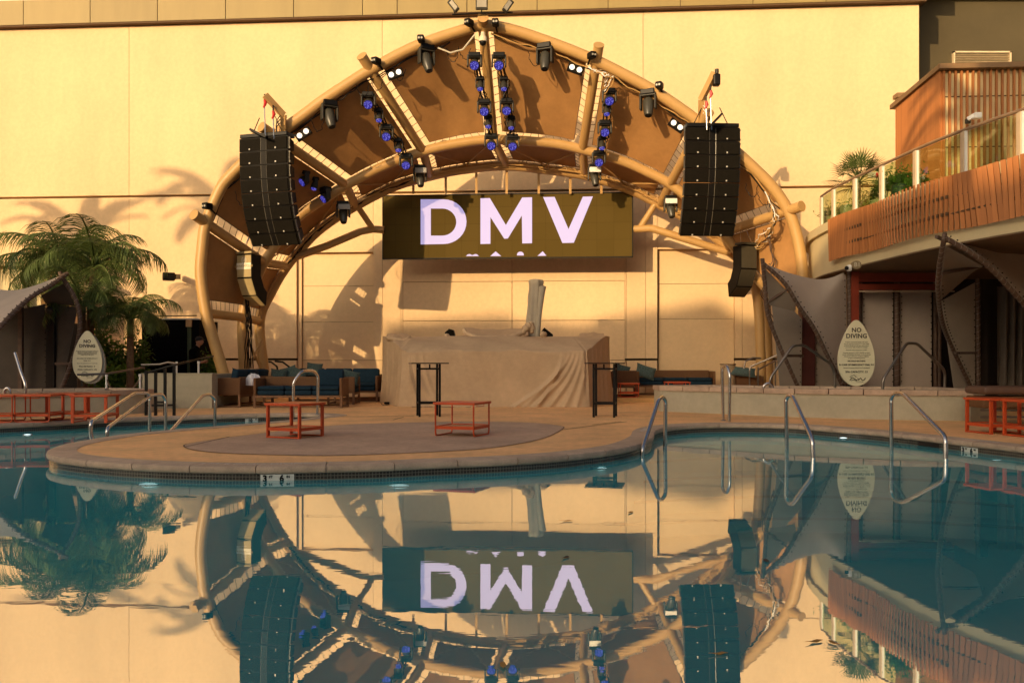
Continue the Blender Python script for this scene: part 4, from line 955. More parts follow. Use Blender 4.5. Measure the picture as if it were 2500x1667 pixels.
# towel
mb = MB(); rt = random.Random(4)
def tf(u, v):
    th = math.pi*v*.5; a = 2*math.pi*u; r = .19*math.sin(th+.05)*(1+.14*math.sin(5*a+3*v)+.07*math.sin(11*a)); return W(618, 942, 22.0)+Vector((r*math.cos(a)*.95, r*math.sin(a)*.7, .27*math.cos(th)**.7*(1+.10*math.sin(7*a))+.01*math.sin(20*v)))
mb.grid(tf, 60, 16); mb.build('towel', towelm, None, smooth=True, label='crumpled white towel lying on the left sofa arm', cat='towel')
# drum bin
t = thing('drum_table', 'tan round drum with dark rim right of the long sofa', 'bin', Wh(1777, 24.3, 0))
C0 = Wh(1777, 24.3, 0); MB().tube([C0+Vector((0, 0, z)) for z in (0, .1, .9, 1.02)], [.19, .2, .2, .2], 24).build('body', mat('drum_tan', (.40, .30, .17), .6), t, world=True, smooth=True)
MB().tube([C0+Vector((.205*math.cos(a), .205*math.sin(a), 1.03)) for a in [2*math.pi*k/24 for k in range(24)]], .014, 6, closed=True).build('rim', reveal, t, world=True)

# ================================================================== RAISED SPAS, LOW WALLS
def raised_pool(name, label, front, back, h, water=True):
    t = thing(name, label, 'spa', Vector(front[len(front)//2]).to_3d() if len(front[0]) == 2 else front[0])
    Fr = catmull([(x, y, 0) for x, y in front], 5); Bk = [Vector((x, y, 0)) for x, y in back]
    ringp = Fr+Bk; c = sum(ringp, Vector())/len(ringp)
    MB().prism([Vector((p.x, p.y, 0)) for p in ringp], (0, 0, h-.10)).build('wall', wallst, t, world=True)
    # cap stones
    cl = ringp+[ringp[0]]; L = arclen(cl); n = int(L[-1]/.62)
    def off(k, o):
        p = along(cl, (k % n)/n if k != n else 0); q = along(cl, ((k+.1) % n)/n)-along(cl, ((k-.1) % n)/n); nn = Vector((q.y, -q.x, 0)).normalized()
        if (p+nn-c).length < (p-c).length: nn = -nn
        return p+nn*o
    for k in range(n):
        a, b = k+.015, k+1-.015; P = [off(a, .035), off((a+b)/2, .035), off(b, .035), off(b, -.30), off((a+b)/2, -.30), off(a, -.30)]
        MB().prism([Vector((p.x, p.y, h-.10)) for p in P], (0, 0, .10)).build('cap_stone', stone, t, world=True)
    MB().prism([Vector((p.x, p.y, h-.09)) for p in [off(k, -.2) for k in range(n)]], (0, 0, .05)).build('water', mat('spa_water', (.10, .22, .22), .08, spec=1), t, world=True)
    return t
raised_pool('raised_spa', 'raised round-fronted spa with grey-green wall at the right', [(3.25, 20.6), (3.28, 20.2), (3.4, 19.8), (4.53, 18.76), (5.33, 17.95), (6.3, 17.35), (6.95, 17.0), (7.8, 16.72), (8.4, 16.68), (8.82, 16.85), (8.95, 17.3)], [(8.95, 19.3), (6, 19.9), (4.6, 20.9)], .56)
raised_pool('raised_plunge_pool', 'long raised pool wall behind the row of orange tables at left', [(-15, 13.9), (-12, 15.9), (-9.9, 17.3), (-9.2, 17.85), (-8.36, 18.4), (-7.95, 18.85), (-7.82, 19.3), (-7.85, 19.9)], [(-9, 20.6), (-14, 18.5), (-16, 16)], .50)
t = thing('garden_wall', 'low grey-green garden wall left of the wicker sofas', 'wall', (-8, 21.2, 0))
MB().bbox((-8.7, 21.2, 0), (-7.06, 21.5, .80)).build('front_panel', wallst, t, world=True); MB().bbox((-7.32, 21.503, 0), (-7.063, 27.2, .80)).build('side_panel', wallst, t, world=True)
MB().bbox((-8.72, 21.18, .803), (-7.04, 21.52, .825)).build('cap', wallst, t, world=True)

# ------------------------------------------------------------------ handrails
def rail(label, pts, m=steel, r=.029, flange=(), name='handrail', group='stainless pool handrails', sub=5):
    P = [W(*p) for p in pts]; P = [Vector((p.x, p.y, max(p.z, -.21))) for p in P]; base = Vector((P[0].x, P[0].y, min(p.z for p in P)))
    t = thing(name, label, 'handrail', base, 0, group)
    # rounded corners
    out = [P[0]]
    for a, b, c in zip(P, P[1:], P[2:]):
        ra = min(.09, (b-a).length*.4, (c-b).length*.4); p0 = b+(a-b).normalized()*ra; p1 = b+(c-b).normalized()*ra
        for k in range(sub+1): s_ = k/sub; out.append(p0*(1-s_)**2+b*2*s_*(1-s_)+p1*s_*s_)
    out.append(P[-1]); MB().tube(out, r, 12).build('tube', m, t, world=True, smooth=True)
    for f in flange: MB().cyl(W(*f), W(*f)+Vector((0, 0, .012)), .06, .045, n=16).build('flange', m, t, world=True)
    return t
rail('outer handrail of the pair rising from the left channel steps', [(232, 1100, 13.4), (221, 1061, 13.4), (222, 1030, 13.4), (329, 960.5, 15.4), (360, 959, 15.8), (366, 972, 15.9), (365, 1085, 15.9)])
rail('inner handrail of the pair rising from the left channel steps', [(261, 1100, 13.9), (261.5, 1045, 13.9), (370, 964.5, 16.0), (396, 963, 16.3), (405, 978, 16.4), (404, 1080, 16.4)])
rail('single slanting handrail left of the 10 IN depth tile', [(408, 1062, 15.2), (495, 966, 16.9), (512, 963, 17.3), (525.5, 974, 17.45), (524, 1065, 17.45)])
rail('square-topped handrail loop standing before the wicker sofa', [(715, 1040, 18.0), (716.6, 932, 18.0), (737, 906, 18.1), (765, 905, 18.5), (776.5, 917, 18.7), (775, 1012, 18.7)], flange=[(775, 1012, 18.7)])
rail('handrail at the left mouth of the right bay, nearest the promontory', [(1566, 1160, 11.85), (1569, 1095, 11.85), (1608, 975, 12.7), (1617, 969, 12.9), (1625, 979, 13.0), (1623.5, 1130, 13.0)])
rail('handrail seen end-on at the back of the right bay', [(1766, 1027, 16.7), (1763, 903, 16.7), (1769, 893, 16.65), (1775, 894, 16.5), (1782, 915, 16.4), (1780, 1075, 16.4)], flange=[(1766, 1027, 16.7)])
rail('middle handrail of the right bay entry steps', [(1921, 1125, 12.8), (1919, 975, 12.8), (1925, 966, 12.75), (1934, 966, 12.6), (1983, 1071, 11.6), (1986, 1160, 11.56)])
rail('rightmost handrail of the right bay, before the blank wall panel', [(2177, 1130, 13.2), (2175.5, 975, 13.2), (2183, 961, 13.1), (2204, 961, 12.9), (2308, 1066, 11.5), (2309, 1160, 11.46)])
rail('dark handrail left of the NO DIVING board on the raised spa', [(1880, 950, 19.0), (1880, 924, 19.0), (1935, 844, 19.1), (1963, 843, 19.2), (2030, 890, 19.35), (2038, 915, 19.4), (2038, 946, 19.4)], darksteel)
rail('dark handrail right of the NO DIVING board on the raised spa', [(2155, 953, 18.4), (2156, 926, 18.4), (2214, 838, 18.6), (2239, 839, 18.8), (2303, 900, 19.0), (2307, 915, 19.05), (2306, 948, 19.05)], darksteel)
rail('small chrome grab loop on the raised spa rim', [(1864, 950, 18.3), (1865, 941, 18.3), (1875, 935, 18.3), (1885, 941, 18.3), (1887, 950, 18.3)])
rail('small chrome grab loop at the left edge on the plunge pool rim', [(11, 962, 16.9), (12, 952, 16.9), (18, 947, 16.9), (24, 952, 16.9), (25, 962, 16.9)])
rail('leaning steel rail above the plunge pool at the far left', [(37, 862, 17.6), (51, 908, 17.4), (62.5, 939, 17.3), (62.5, 962, 17.3)])
# ramp railing, black
t = thing('ramp_railing', 'black metal ramp railing with four posts before the garden wall', 'railing', Wh(390, 18.4, 0))
for x, yt in ((357, 905), (380, 907), (403, 900), (425, 893)):
    MB().box((Wh(x, 18.3, 0).x, 18.3, (W(x, yt, 18.3).z)/2), (.05, .05, W(x, yt, 18.3).z)).build('post', black, t, world=True)
for pts in ([(353, 912, 18.3), (428, 891, 18.3), (490, 876, 19.5), (520, 870, 20.5)], [(357, 990, 18.3), (426, 989, 18.3)], [(380, 982, 18.3), (403, 982, 18.3)], [(188, 915, 18.7), (258, 913, 19), (352, 897, 20)], [(345, 891, 20.0), (390, 890, 20), (410, 885, 20), (428, 888, 20)]):
    MB().tube([W(*p) for p in pts], .022, 8).build('rail', darksteel if pts[0][0] in (188, 345) else black, t, world=True)
for x, yt, yb, Z, lab in ((260, 913, 953, 20.4, 'white rope post beside the left NO DIVING board'), (342, 913, 953, 20.4, 'white rope post behind the black ramp railing left end'), (431, 883, 913, 22.5, 'white rope post with clips right of the ramp railing'), (485, 882, 913, 22.5, 'white rope post behind the person in black')):
    t = thing('rope_post', lab, 'post', Wh(x, Z, 0), 0, 'white rope posts'); zt = W(x, yt, Z).z
    MB().cyl((0, 0, 0), (0, 0, zt-.06), .024).build('shaft', white, t); MB().cyl((0, 0, zt-.06), (0, 0, zt), .034, .03).build('cap', white, t); MB().cyl((0, 0, 0), (0, 0, .02), .11).build('base', white, t)
mb = MB()
mb.tube(catmull([W(260, 925, 20.4), W(272, 948, 20.4), W(300, 962, 20.4), W(325, 948, 20.4), W(342, 925, 20.4)], 6), .02, 6)
mb.build('barrier_rope', mat('brown_rope', (.16, .10, .06), .8), None, label='brown rope sagging between the two left white posts', cat='rope')
# stair rails right rear
t = thing('stair_railing', 'thin bronze double stair railing behind the right spa', 'railing', Wh(1850, 24, 0))
for pts in ([(1816, 900, 23.5), (1820, 882, 23.5), (1838, 874, 23.5), (1858, 875, 23.5)], [(1830, 905, 22.8), (1833, 895, 22.8), (1915, 860, 22.4)], [(1850, 935, 22.8), (1851, 903, 22.8), (1918, 868, 22.2)]):
    MB().tube([W(*p) for p in pts], .025, 8).build('rail', darksteel, t, world=True)
for x in (1830, 1851, 1893, 1917): MB().cyl(Wh(x, 22.6, 0), W(x, 905-(x-1830)*.4, 22.6), .02, n=8).build('post', darksteel, t, world=True)
t = thing('stage_ramp_rail', 'pair of bent black rails on the wall behind the left sofas', 'handrail', Wh(690, 27, 0))
for pts in ([(640, 883, 27.2), (662, 884, 27), (676, 895, 26.8), (679, 912, 26.8)], [(672, 882, 27.2), (690, 884, 27), (706, 896, 26.8), (709, 912, 26.8)]):
    MB().tube([W(*p) for p in pts], .03, 8).build('rail', black, t, world=True)

# ================================================================== SIGNS
def teardrop(n=40, w_=.40, h=1.44):
    P = []
    for k in range(n):
        a = 2*math.pi*k/n; y = (1-math.cos(a))/2         # 0 bottom .. 1 top
        wd = math.sin(a)*(1-.48*y**1.5)*(1.18 if y < .6 else 1.18-.12*(y-.6)); P.append((w_*wd, h*y))
    m_ = max(p[0] for p in P); return [(p[0]/m_*w_, p[1]) for p in P]
def sign(label, x, yb, Z, h, w_, rz, lines, two=False):
    t = thing('no_diving_sign', label, 'sign', W(x, yb, Z), rz, 'surfboard shaped NO DIVING signs')
    P = teardrop(48, w_, h)
    MB().prism([(px, 0, pz) for px, pz in P], (0, .05, 0)).build('board', signm, t)
    MB().prism([(px*.97+(.06 if two else 0), .052, pz*.97+(-.05 if two else .02)) for px, pz in P], (0, .10 if two else .02, 0)).build('backing_board', mat('grey_board', (.36, .35, .29), .7), t)
    for (s_, sz_, z_, sp) in lines:
        tm = text_mb(s_, sz_, extrude=.002, spacing=sp, bold=.0035 if sz_ > .09 else .0012 if sz_ > .04 else 0); place(tm, frame((0, -.004, z_*h), (1, 0, 0), (0, 0, 1))); tm.build('lettering', inkm, t)
    # rising sun and wave emblem
    mb = MB(); zc = .105*h if not two else .13*h; k_ = w_/.4
    for q in range(7):
        a = R(25+q*22); c = Vector((-.07*k_, -.004, zc+.02)); mb.tube([c+Vector((math.cos(a)*.05, 0, math.sin(a)*.05))*k_, c+Vector((math.cos(a)*.095, 0, math.sin(a)*.095))*k_], [.006, .002], 5)
    mb.tube(catmull([(-.15*k_, -.004, zc-.03), (-.09*k_, -.004, zc+.035), (-.03*k_, -.004, zc), (.02*k_, -.004, zc-.03)], 4), .008, 5); mb.tube(catmull([(-.12*k_, -.004, zc-.03), (-.06*k_, -.004, zc-.015), (0, -.004, zc-.04)], 4), .006, 5)
    mb.tube(catmull([(.02*k_, -.004, zc+.02), (.05*k_, -.004, zc-.005), (.09*k_, -.004, zc+.03)], 3), .008, 5); mb.tube([(.05*k_, -.004, zc), (.045*k_, -.004, zc-.03)], .007, 5)
    mb.tube(catmull([(.10*k_, -.004, zc+.02), (.12*k_, -.004, zc-.02), (.17*k_, -.004, zc-.01), (.19*k_, -.004, zc+.03)], 3), .008, 5)
    mb.build('emblem', inkm, t)
    tm = text_mb('DAYCLUB', .026*k_, extrude=.002, spacing=1.4); place(tm, frame((.07*k_, -.004, zc-.06), (1, 0, 0), (0, 0, 1))); tm.build('lettering', inkm, t)
    for s_ in (-.14, .14): MB().bbox((s_-.02, .06, -.10), (s_+.02, .10, .2)).build('support', grey, t)
sign('cream teardrop NO DIVING board with SPA CAPACITY: 23 on the raised spa', 2091, 943, 19.35, 1.42, .395, 0,
     [('NO', .13, .845, 1.05), ('DIVING', .13, .755, 1.05), ('Pregnant women and people with heart', .030, .665, 1), ('disease, high blood pressure or other health', .030, .638, 1), ('problems should not use spas without prior', .030, .611, 1), ('consultation with a healthcare provider.', .030, .584, 1),
      ('Maximum water temperature is 104°F', .029, .545, 1), ('Extended exposure to HOT WATER or vapors', .030, .503, 1), ('may be detrimental to the health of elderly persons', .029, .476, 1), ('and persons with heart conditions, diabetes,', .030, .449, 1), ('or high or low blood pressure.', .030, .422, 1),
      ('NO SOLO BATHING', .042, .378, 1), ('IN CASE OF EMERGENCY DIAL 911', .050, .322, .98), ('Nearest Emergency Phone is at Towel Booth', .031, .275, 1), ('SPA CAPACITY: 23', .058, .215, 1.02)])
sign('grey-cream teardrop NO DIVING board with POOL CAPACITY: 170 under the palms', 213, 932, 20.6, 1.16, .32, R(8),
     [('NO', .10, .79, 1.05), ('DIVING', .10, .70, 1.05), ('Pregnant women and people with heart', .030, .60, 1), ('disease or health problems should', .030, .575, 1), ('consult a healthcare provider first', .030, .55, 1), ('before use of the pool', .030, .525, 1),
      ('IN CASE OF EMERGENCY', .040, .455, 1), ('DIAL 911', .040, .41, 1), ('Nearest Emergency Phone is at Towel Booth', .024, .36, 1), ('First Aid Station →', .045, .30, 1), ('POOL CAPACITY: 170', .042, .235, 1.02)], True)
# depth markers let into the tile band
def ring_at_px(x, front=True):
    best = None
    for i in range(NP):
        p = PO[i]
        if p.y < 3: continue
        px = p.x*F/p.y+CX
        if abs(px-x) < 12 and (best is None or (p.y < PO[best].y) == front): best = i
    return best
def marker(i, parts, wd, label, tz=-.084, h=.085):
    p = PO[i]; q = NO[i]; n3 = Vector((-q.x, -q.y, 0)); tx = Vector((-n3.y, n3.x, 0)); 
    if tx.x < 0: tx = -tx
    c = Vector((p.x, p.y, tz-h/2))+n3*.006
    t = thing('depth_marker', label, 'depth marker', c, 0, 'depth markers on the waterline tiles')
    m_ = frame(Vector((0, 0, 0)), tx, (0, 0, 1))
    mb = MB().box((0, 0, 0), (wd, h, .006)); place(mb, m_); mb.build('plate', mat('white_tile', (.62, .62, .55), .3), t)
    for s_, sz_, x_, y_, bold in parts:
        tm = text_mb(s_, sz_, extrude=.002, bold=bold); place(tm, m_ @ Matrix.Translation((x_, y_, .006))); tm.build('lettering', black, t)
i1 = ring_at_px(677); marker(i1, [('3', .088, -.125, -.001, .004), ('FT', .036, -.065, .016, .001), ('6', .088, .045, -.001, .004), ('IN', .036, .11, .016, .001)], .34, 'white 3 FT 6 IN depth marker on the front of the promontory')
def near_ring(x, y): return min(range(NP), key=lambda i: (PO[i].x-x)**2+(PO[i].y-y)**2)
marker(near_ring(6.24, 12.25), [('3', .088, -.11, -.001, .004), ('FT', .036, -.055, .016, .001), ('6', .088, .04, -.001, .004), ('IN', .036, .10, .016, .001)], .30, 'white 3 FT 6 IN depth marker at the right pool edge')
marker(near_ring(-5.45, 18.65), [('10', .088, -.03, -.001, .004), ('IN', .036, .09, .018, .001)], .26, 'white 10 IN depth marker in the narrow left channel')
# printed warnings on the coping
for (x, y, s_, sz_) in ((560, 1127, '3 FT 6 IN', .13), (690, 1127, 'NO DIVING', .13), (1590, 1050, 'NO DIVING', .12), (2395, 1076, 'NO DIVING', .13)):
    i = near_ring(*G(x, y).xy); q = NO[i]; n3 = Vector((-q.x, -q.y, 0)); tx = Vector((-n3.y, n3.x, 0))
    up = Vector((q.x, q.y, 0))
    if up.y < -.3: up = -up
    tx = up.cross(Vector((0, 0, 1))); tm = text_mb(s_, sz_, extrude=.0008); place(tm, frame(Vector((PO[i].x+q.x*.15, PO[i].y+q.y*.15, .0085)), tx, up)); tm.build('coping_lettering', mat('worn_print', (.60, .52, .45), .8), cop)
# pool lights and skimmer
for (x, y, Z, lab) in ((363, 1184, 9.5, 'oval underwater lamp below the promontory, left one'), (974, 1187, 9.46, 'oval underwater lamp below the promontory, right of the depth marker'), (1461, 1144, 10.98, 'oval underwater lamp at the promontory flank near the right bay'), (2434, 1125, 11.7, 'small underwater lamp right of the right depth marker'), (2059, 1070, 14.5, 'tiny underwater lamp in the right bay'), (67, 1062, 15.2, 'small underwater lamp in the far left channel'), (1124, 1310, 6.4, ''), (822, 1520, 4.3, '')):
    if not lab: continue
    p = W(x, y, Z); t = thing('pool_light', lab, 'pool light', p, 0, 'underwater pool lights')
    k_ = .6 if Z > 11 else 1
    MB().ball((0, 0, 0), (.11*k_, .05, .022*k_), 20, 8).build('lens', mat('pool_lens', (.8, .9, .9), .3, emit=(.75, .95, .95), estr=2.2), t, smooth=True)
    MB().tube([(.12*k_*math.cos(a), .0+.055*math.sin(a), 0) for a in [2*math.pi*q/20 for q in range(20)]], .008, 6, closed=True).build('ring', steel, t)
i = near_ring(6.02, 13.1); p = PO[i]; q = NO[i]; mb = MB().box((0, 0, 0), (.42, .02, .10), Euler((0, 0, math.atan2(q.y, q.x)+math.pi/2)).to_matrix()); place(mb, Matrix.Translation((p.x-q.x*.004, p.y-q.y*.004, -.14))); mb.build('skimmer_mouth', darkin, shell)

# ================================================================== PERSON AND KIOSK
kz = 25.2
t = thing('black_kiosk', 'black draped equipment kiosk behind the garden wall, with thin white top edge', 'kiosk', Wh(415, kz, 0))
a, b = Wh(346, kz, 0), Wh(486, kz, 0); zt = W(400, 781, kz).z
MB().bbox((a.x, kz, 0), (W(455, 0, kz).x, kz+1.6, zt)).build('body', shirt, t, world=True)
MB().bbox((W(467, 0, kz).x, kz, 0), (b.x, kz+1.6, zt)).build('body', shirt, t, world=True)
MB().bbox((W(455, 0, kz).x, kz+.05, 0), (W(467, 0, kz).x, kz+1.5, zt-.02)).build('glazed_strip', mat('green_glass', (.10, .13, .08), .15, spec=1), t, world=True)
MB().bbox((a.x+.2, kz-.03, zt+.004), (b.x-.0, kz+1.6, zt+.04)).build('roof_edge', white, t, world=True)
MB().bar(Vector((a.x+.1, kz+.1, zt+.1)), Vector((b.x-.1, kz+.1, zt+.12)), .03, .03).build('roof_rail', black, t, world=True)
MB().bbox((W(455, 0, kz).x, kz-.05, zt-.2), (W(469, 0, kz).x, kz-.004, zt)).build('hinge_block', mat('tan_block', (.5, .32, .16), .7), t, world=True)
MB().cyl(W(353, 830, kz-.1), W(353, 905, kz-.1), .018).build('door_handle', darksteel, t, world=True)
per = thing('person', 'person in black clothes and black cap looking down at a phone', 'person', Wh(476, 24.3, 0))
def skinbody(name, verts, edges, radii, m, par, root=0, lv=2):
    me = bpy.data.meshes.new(name); me.from_pydata([Vector(v) for v in verts], edges, [])
    o = bpy.data.objects.new(name, me); COL.objects.link(o)
    md = o.modifiers.new('s', 'SKIN'); 
    sk = me.skin_vertices[0] if me.skin_vertices else None
    if sk is None:
        bm = bmesh.new(); bm.from_mesh(me); lay = bm.verts.layers.skin.verify(); bm.to_mesh(me); bm.free(); sk = me.skin_vertices[0]
    for i, r in enumerate(radii):
        sk.data[i].radius = (r, r) if isinstance(r, (int, float)) else r; sk.data[i].use_root = (i == root)
    o.modifiers.new('d', 'SUBSURF').levels = lv
    dg = bpy.context.evaluated_depsgraph_get(); dg.update(); m2 = bpy.data.meshes.new_from_object(o.evaluated_get(dg))
    bpy.data.objects.remove(o); m2.name = name; m2.materials.clear(); m2.materials.append(m); m2.polygons.foreach_set('use_smooth', [True]*len(m2.polygons))
    q = bpy.data.objects.new(name, m2); COL.objects.link(q); q.parent = par; return q
# figure faces +x and slightly away from the pool
V = [(0, 0, .93), (.01, 0, 1.15), (.02, 0, 1.38), (.05, 0, 1.48), (.09, .0, 1.56), (.0, .10, .88), (.02, .11, .48), (-.02, .11, .08), (.10, .12, .04), (.0, -.10, .88), (.03, -.11, .48), (0, -.11, .08), (.12, -.12, .04),
     (-.01, .20, 1.38), (-.02, .25, 1.12), (.20, .16, 1.08), (-.01, -.20, 1.38), (-.02, -.25, 1.12), (.20, -.17, 1.08)]
E = [(0, 1), (1, 2), (2, 3), (3, 4), (0, 5), (5, 6), (6, 7), (7, 8), (0, 9), (9, 10), (10, 11), (11, 12), (2, 13), (13, 14), (14, 15), (2, 16), (16, 17), (17, 18)]
RD = [(.17, .14), (.17, .13), (.19, .13), .075, .055, .11, .075, .06, .05, .11, .075, .06, .05, .085, .06, .045, .085, .06, .045]
skinbody('clothed_body', V, E, RD, shirt, per)
mb = MB().ball((.125, 0, 1.645), (.098, .078, .115), 18, 12); mb.ball((.215, 0, 1.63), (.022, .014, .024), 8, 6); mb.ball((.12, -.08, 1.64), (.02, .012, .03), 8, 6); mb.ball((.12, .08, 1.64), (.02, .012, .03), 8, 6); mb.tube([(.06, 0, 1.48), (.10, 0, 1.58)], [.06, .055], 12); mb.ball((.20, 0, 1.585), (.02, .03, .008), 8, 5)
for sy_ in (-.03, .03): mb.ball((.205, sy_, 1.655), (.012, .012, .008), 8, 5)
mb.build('head', skin, per, smooth=True)
mb = MB().ball((.11, 0, 1.70), (.105, .088, .085), 18, 10); mb.box((.22, 0, 1.69), (.09, .13, .012), (0, .25, 0)); mb.build('cap', hairm, per, smooth=True)
for sy_ in (-1, 1):
    hb = [(.20, .165*sy_, 1.08), (.25, .13*sy_, 1.09), (.28, .11*sy_, 1.10)]; mb = MB().tube([hb[0], hb[1], hb[2]], [.034, .038, .036], 10)
    for k in range(4):
        y0 = (.08+.02*k)*sy_; mb.tube([(.28, y0, 1.10), (.315, y0*.8, 1.115), (.325, y0*.55, 1.135), (.315, y0*.4, 1.15-.004*k)], [.011, .010, .009, .007], 7)
    mb.tube([(.25, .10*sy_, 1.10), (.275, .06*sy_, 1.13), (.29, .035*sy_, 1.155)], [.013, .011, .008], 7); mb.build('hand', skin, per, smooth=True)
MB().bevbox((0, 0, 0), (.012, .075, .15), .004, rot=(0, -.7, 0)).build('phone', black, None, label='phone held by the person in black', cat='phone').location = Wh(476, 24.3, 1.16)+Vector((.33, -.0, 0))

# ================================================================== PLANTS
def frond_mesh(name, L, droop, nleaf, ll, seed, hang=.6, m=leafm, lw_=.0075):
    r = random.Random(seed); mb = MB(); P = []
    for k in range(15):
        t = k/14; a = R(62)-droop*t*1.5*(.5+.5*t); P.append(a)
    pts = [Vector((0, 0, 0))]
    for a in P[:-1]: pts.append(pts[-1]+Vector((math.cos(a), 0, math.sin(a)))*L/14)
    mb.tube(pts, [.022*(1-.8*k/14) for k in range(15)], 5)
    for k in range(nleaf):
        t = .16+.84*k/nleaf; p = along(pts, t); q = along(pts, min(1, t+.03)); tg = (q-p).normalized() if (q-p).length > 1e-5 else Vector((1, 0, 0))
        for s_ in (-1, 1):
            l = ll*(math.sin(math.pi*min(1, .15+t*.80)))**.6*r.uniform(.8, 1.1); d0 = (tg*.75+Vector((0, s_*1.0, .25))).normalized(); w_ = lw_*r.uniform(.8, 1.2)
            a = p; cur = d0; prev = None; side = tg.cross(d0).cross(d0).normalized()
            seq = []
            for j in range(4):
                seq.append((a.copy(), w_*(1, 1.0, .7, .1)[j])); cur = (cur+Vector((0, 0, -hang*(.5+.5*j)*r.uniform(.7, 1.2)))).normalized(); a = a+cur*l/3
            b = len(mb.v)
            for pp, ww in seq: mb.v.append(pp+tg*ww); mb.v.append(pp-tg*ww)
            for j in range(3): mb.f.append((b+2*j, b+2*j+1, b+2*j+3, b+2*j+2))
    return mb.mesh(name, m)
FM = [frond_mesh('frond', 1.0, d, 34, .50, s, h) for s, (d, h) in enumerate(((R(75), .6), (R(100), .8), (R(55), .55), (R(120), .95)))]
def palm(name, label, base, zc, L, n, seed, group='feather palms by the left cabana', tr=.09, lean=(0, 0), fm=None, cat='palm tree'):
    r = random.Random(seed); t = thing(name, label, cat, base, 0, group); top = Vector((lean[0], lean[1], zc-base[2]))
    P = catmull([Vector((0, 0, -.05)), Vector((lean[0]*.2, lean[1]*.2, top.z*.45)), Vector((lean[0]*.7, lean[1]*.7, top.z*.8)), top], 8)
    mb = MB(); mb.tube(P, [tr*(1.25-.4*i/(len(P)-1))*(1+.06*(i % 2)) for i in range(len(P))], 10); mb.build('trunk', trunkm, t, smooth=True)
    for k in range(n):
        a = k*2.39996+r.uniform(-.2, .2); el = k/n
        o = inst((fm or FM)[k % len(fm or FM)], 'frond', t, top+Vector((.04*math.cos(a), .04*math.sin(a), -.05*el)), (0, R(-14)+R(72)*el*r.uniform(.8, 1.1), a))
        s_ = L*r.uniform(.85, 1.12)*(.8+.3*math.sin(math.pi*min(1, el+.2))); o.scale = (s_, s_, s_)
        o.rotation_mode = 'XYZ'
    return t
palm('feather_palm', 'tall feather palm with drooping fronds, left of the twin crowns', Wh(150, 24.2, 0), W(150, 655, 24.2).z, 2.05, 21, 1)
palm('feather_palm', 'tall feather palm behind the right slope of the left cabana tip', Wh(215, 22.6, 0), W(232, 650, 22.6).z, 1.8, 20, 2, lean=(.15, 0))
palm('feather_palm', 'feather palm with yellow-green fronds hanging over the NO DIVING board', Wh(200, 22.0, 0), W(205, 745, 22.0).z, 1.3, 15, 5)
palm('feather_palm', 'smaller dark feather palm with visible trunk left of the black kiosk', Wh(318, 22.2, 0), W(318, 775, 22.2).z, 1.15, 24, 3, tr=.075)
def shrub(label, c, w_, h, n, seed, leaf=.07, m=leafd, group='leafy shrubs behind the left rope posts', name='shrub'):
    r = random.Random(seed); t = thing(name, label, 'shrub', c, 0, group); mb = MB(); ms = MB()
    for s_ in range(9):
        a = r.uniform(0, 6.3); q = Vector((math.cos(a)*w_*.35*r.random(), math.sin(a)*w_*.3*r.random(), h*r.uniform(.7, 1))); ms.tube([(0, 0, 0), q*.5+Vector((r.uniform(-.05, .05), 0, .1)), q], [.012, .009, .005], 5)
        for k in range(n//9):
            t_ = r.uniform(.2, 1.05); p = q*t_+Vector((r.gauss(0, w_*.17), r.gauss(0, w_*.17), r.gauss(0, h*.09))); p.z = max(.02, p.z)
            d = Vector((r.gauss(0, 1), r.gauss(0, 1), r.gauss(.2, .6))).normalized(); e = d.cross(Vector((r.random(), r.random(), r.random()))).normalized()*leaf*.22; l = leaf*r.uniform(.7, 1.4)
            mb.add([p, p+d*l*.5+e, p+d*l, p+d*l*.5-e], [(0, 1, 2, 3)])
    ms.build('stems', trunkm, t); mb.build('foliage', m, t, kind='stuff')
    return t
shrub('tall bright bamboo-like shrub right behind the left NO DIVING board', Wh(237, 23.6, 0), .9, 2.0, 2400, 1, .13)
shrub('bright shrub between the board and the small palm trunk', Wh(285, 23.8, 0), 1.0, 1.55, 2200, 2, .13)
shrub('low dense fern-like shrub at the foot of the small palm', Wh(275, 22.3, 0), 1.0, .95, 2000, 3, .12)
shrub('shrub between the small palm trunk and the kiosk', Wh(336, 24.2, 0), .7, 1.7, 1500, 4, .13)
shrub('small bushy plant between the person and the arch leg', Wh(512, 24.6, 0), .55, 1.25, 1300, 5, .11)
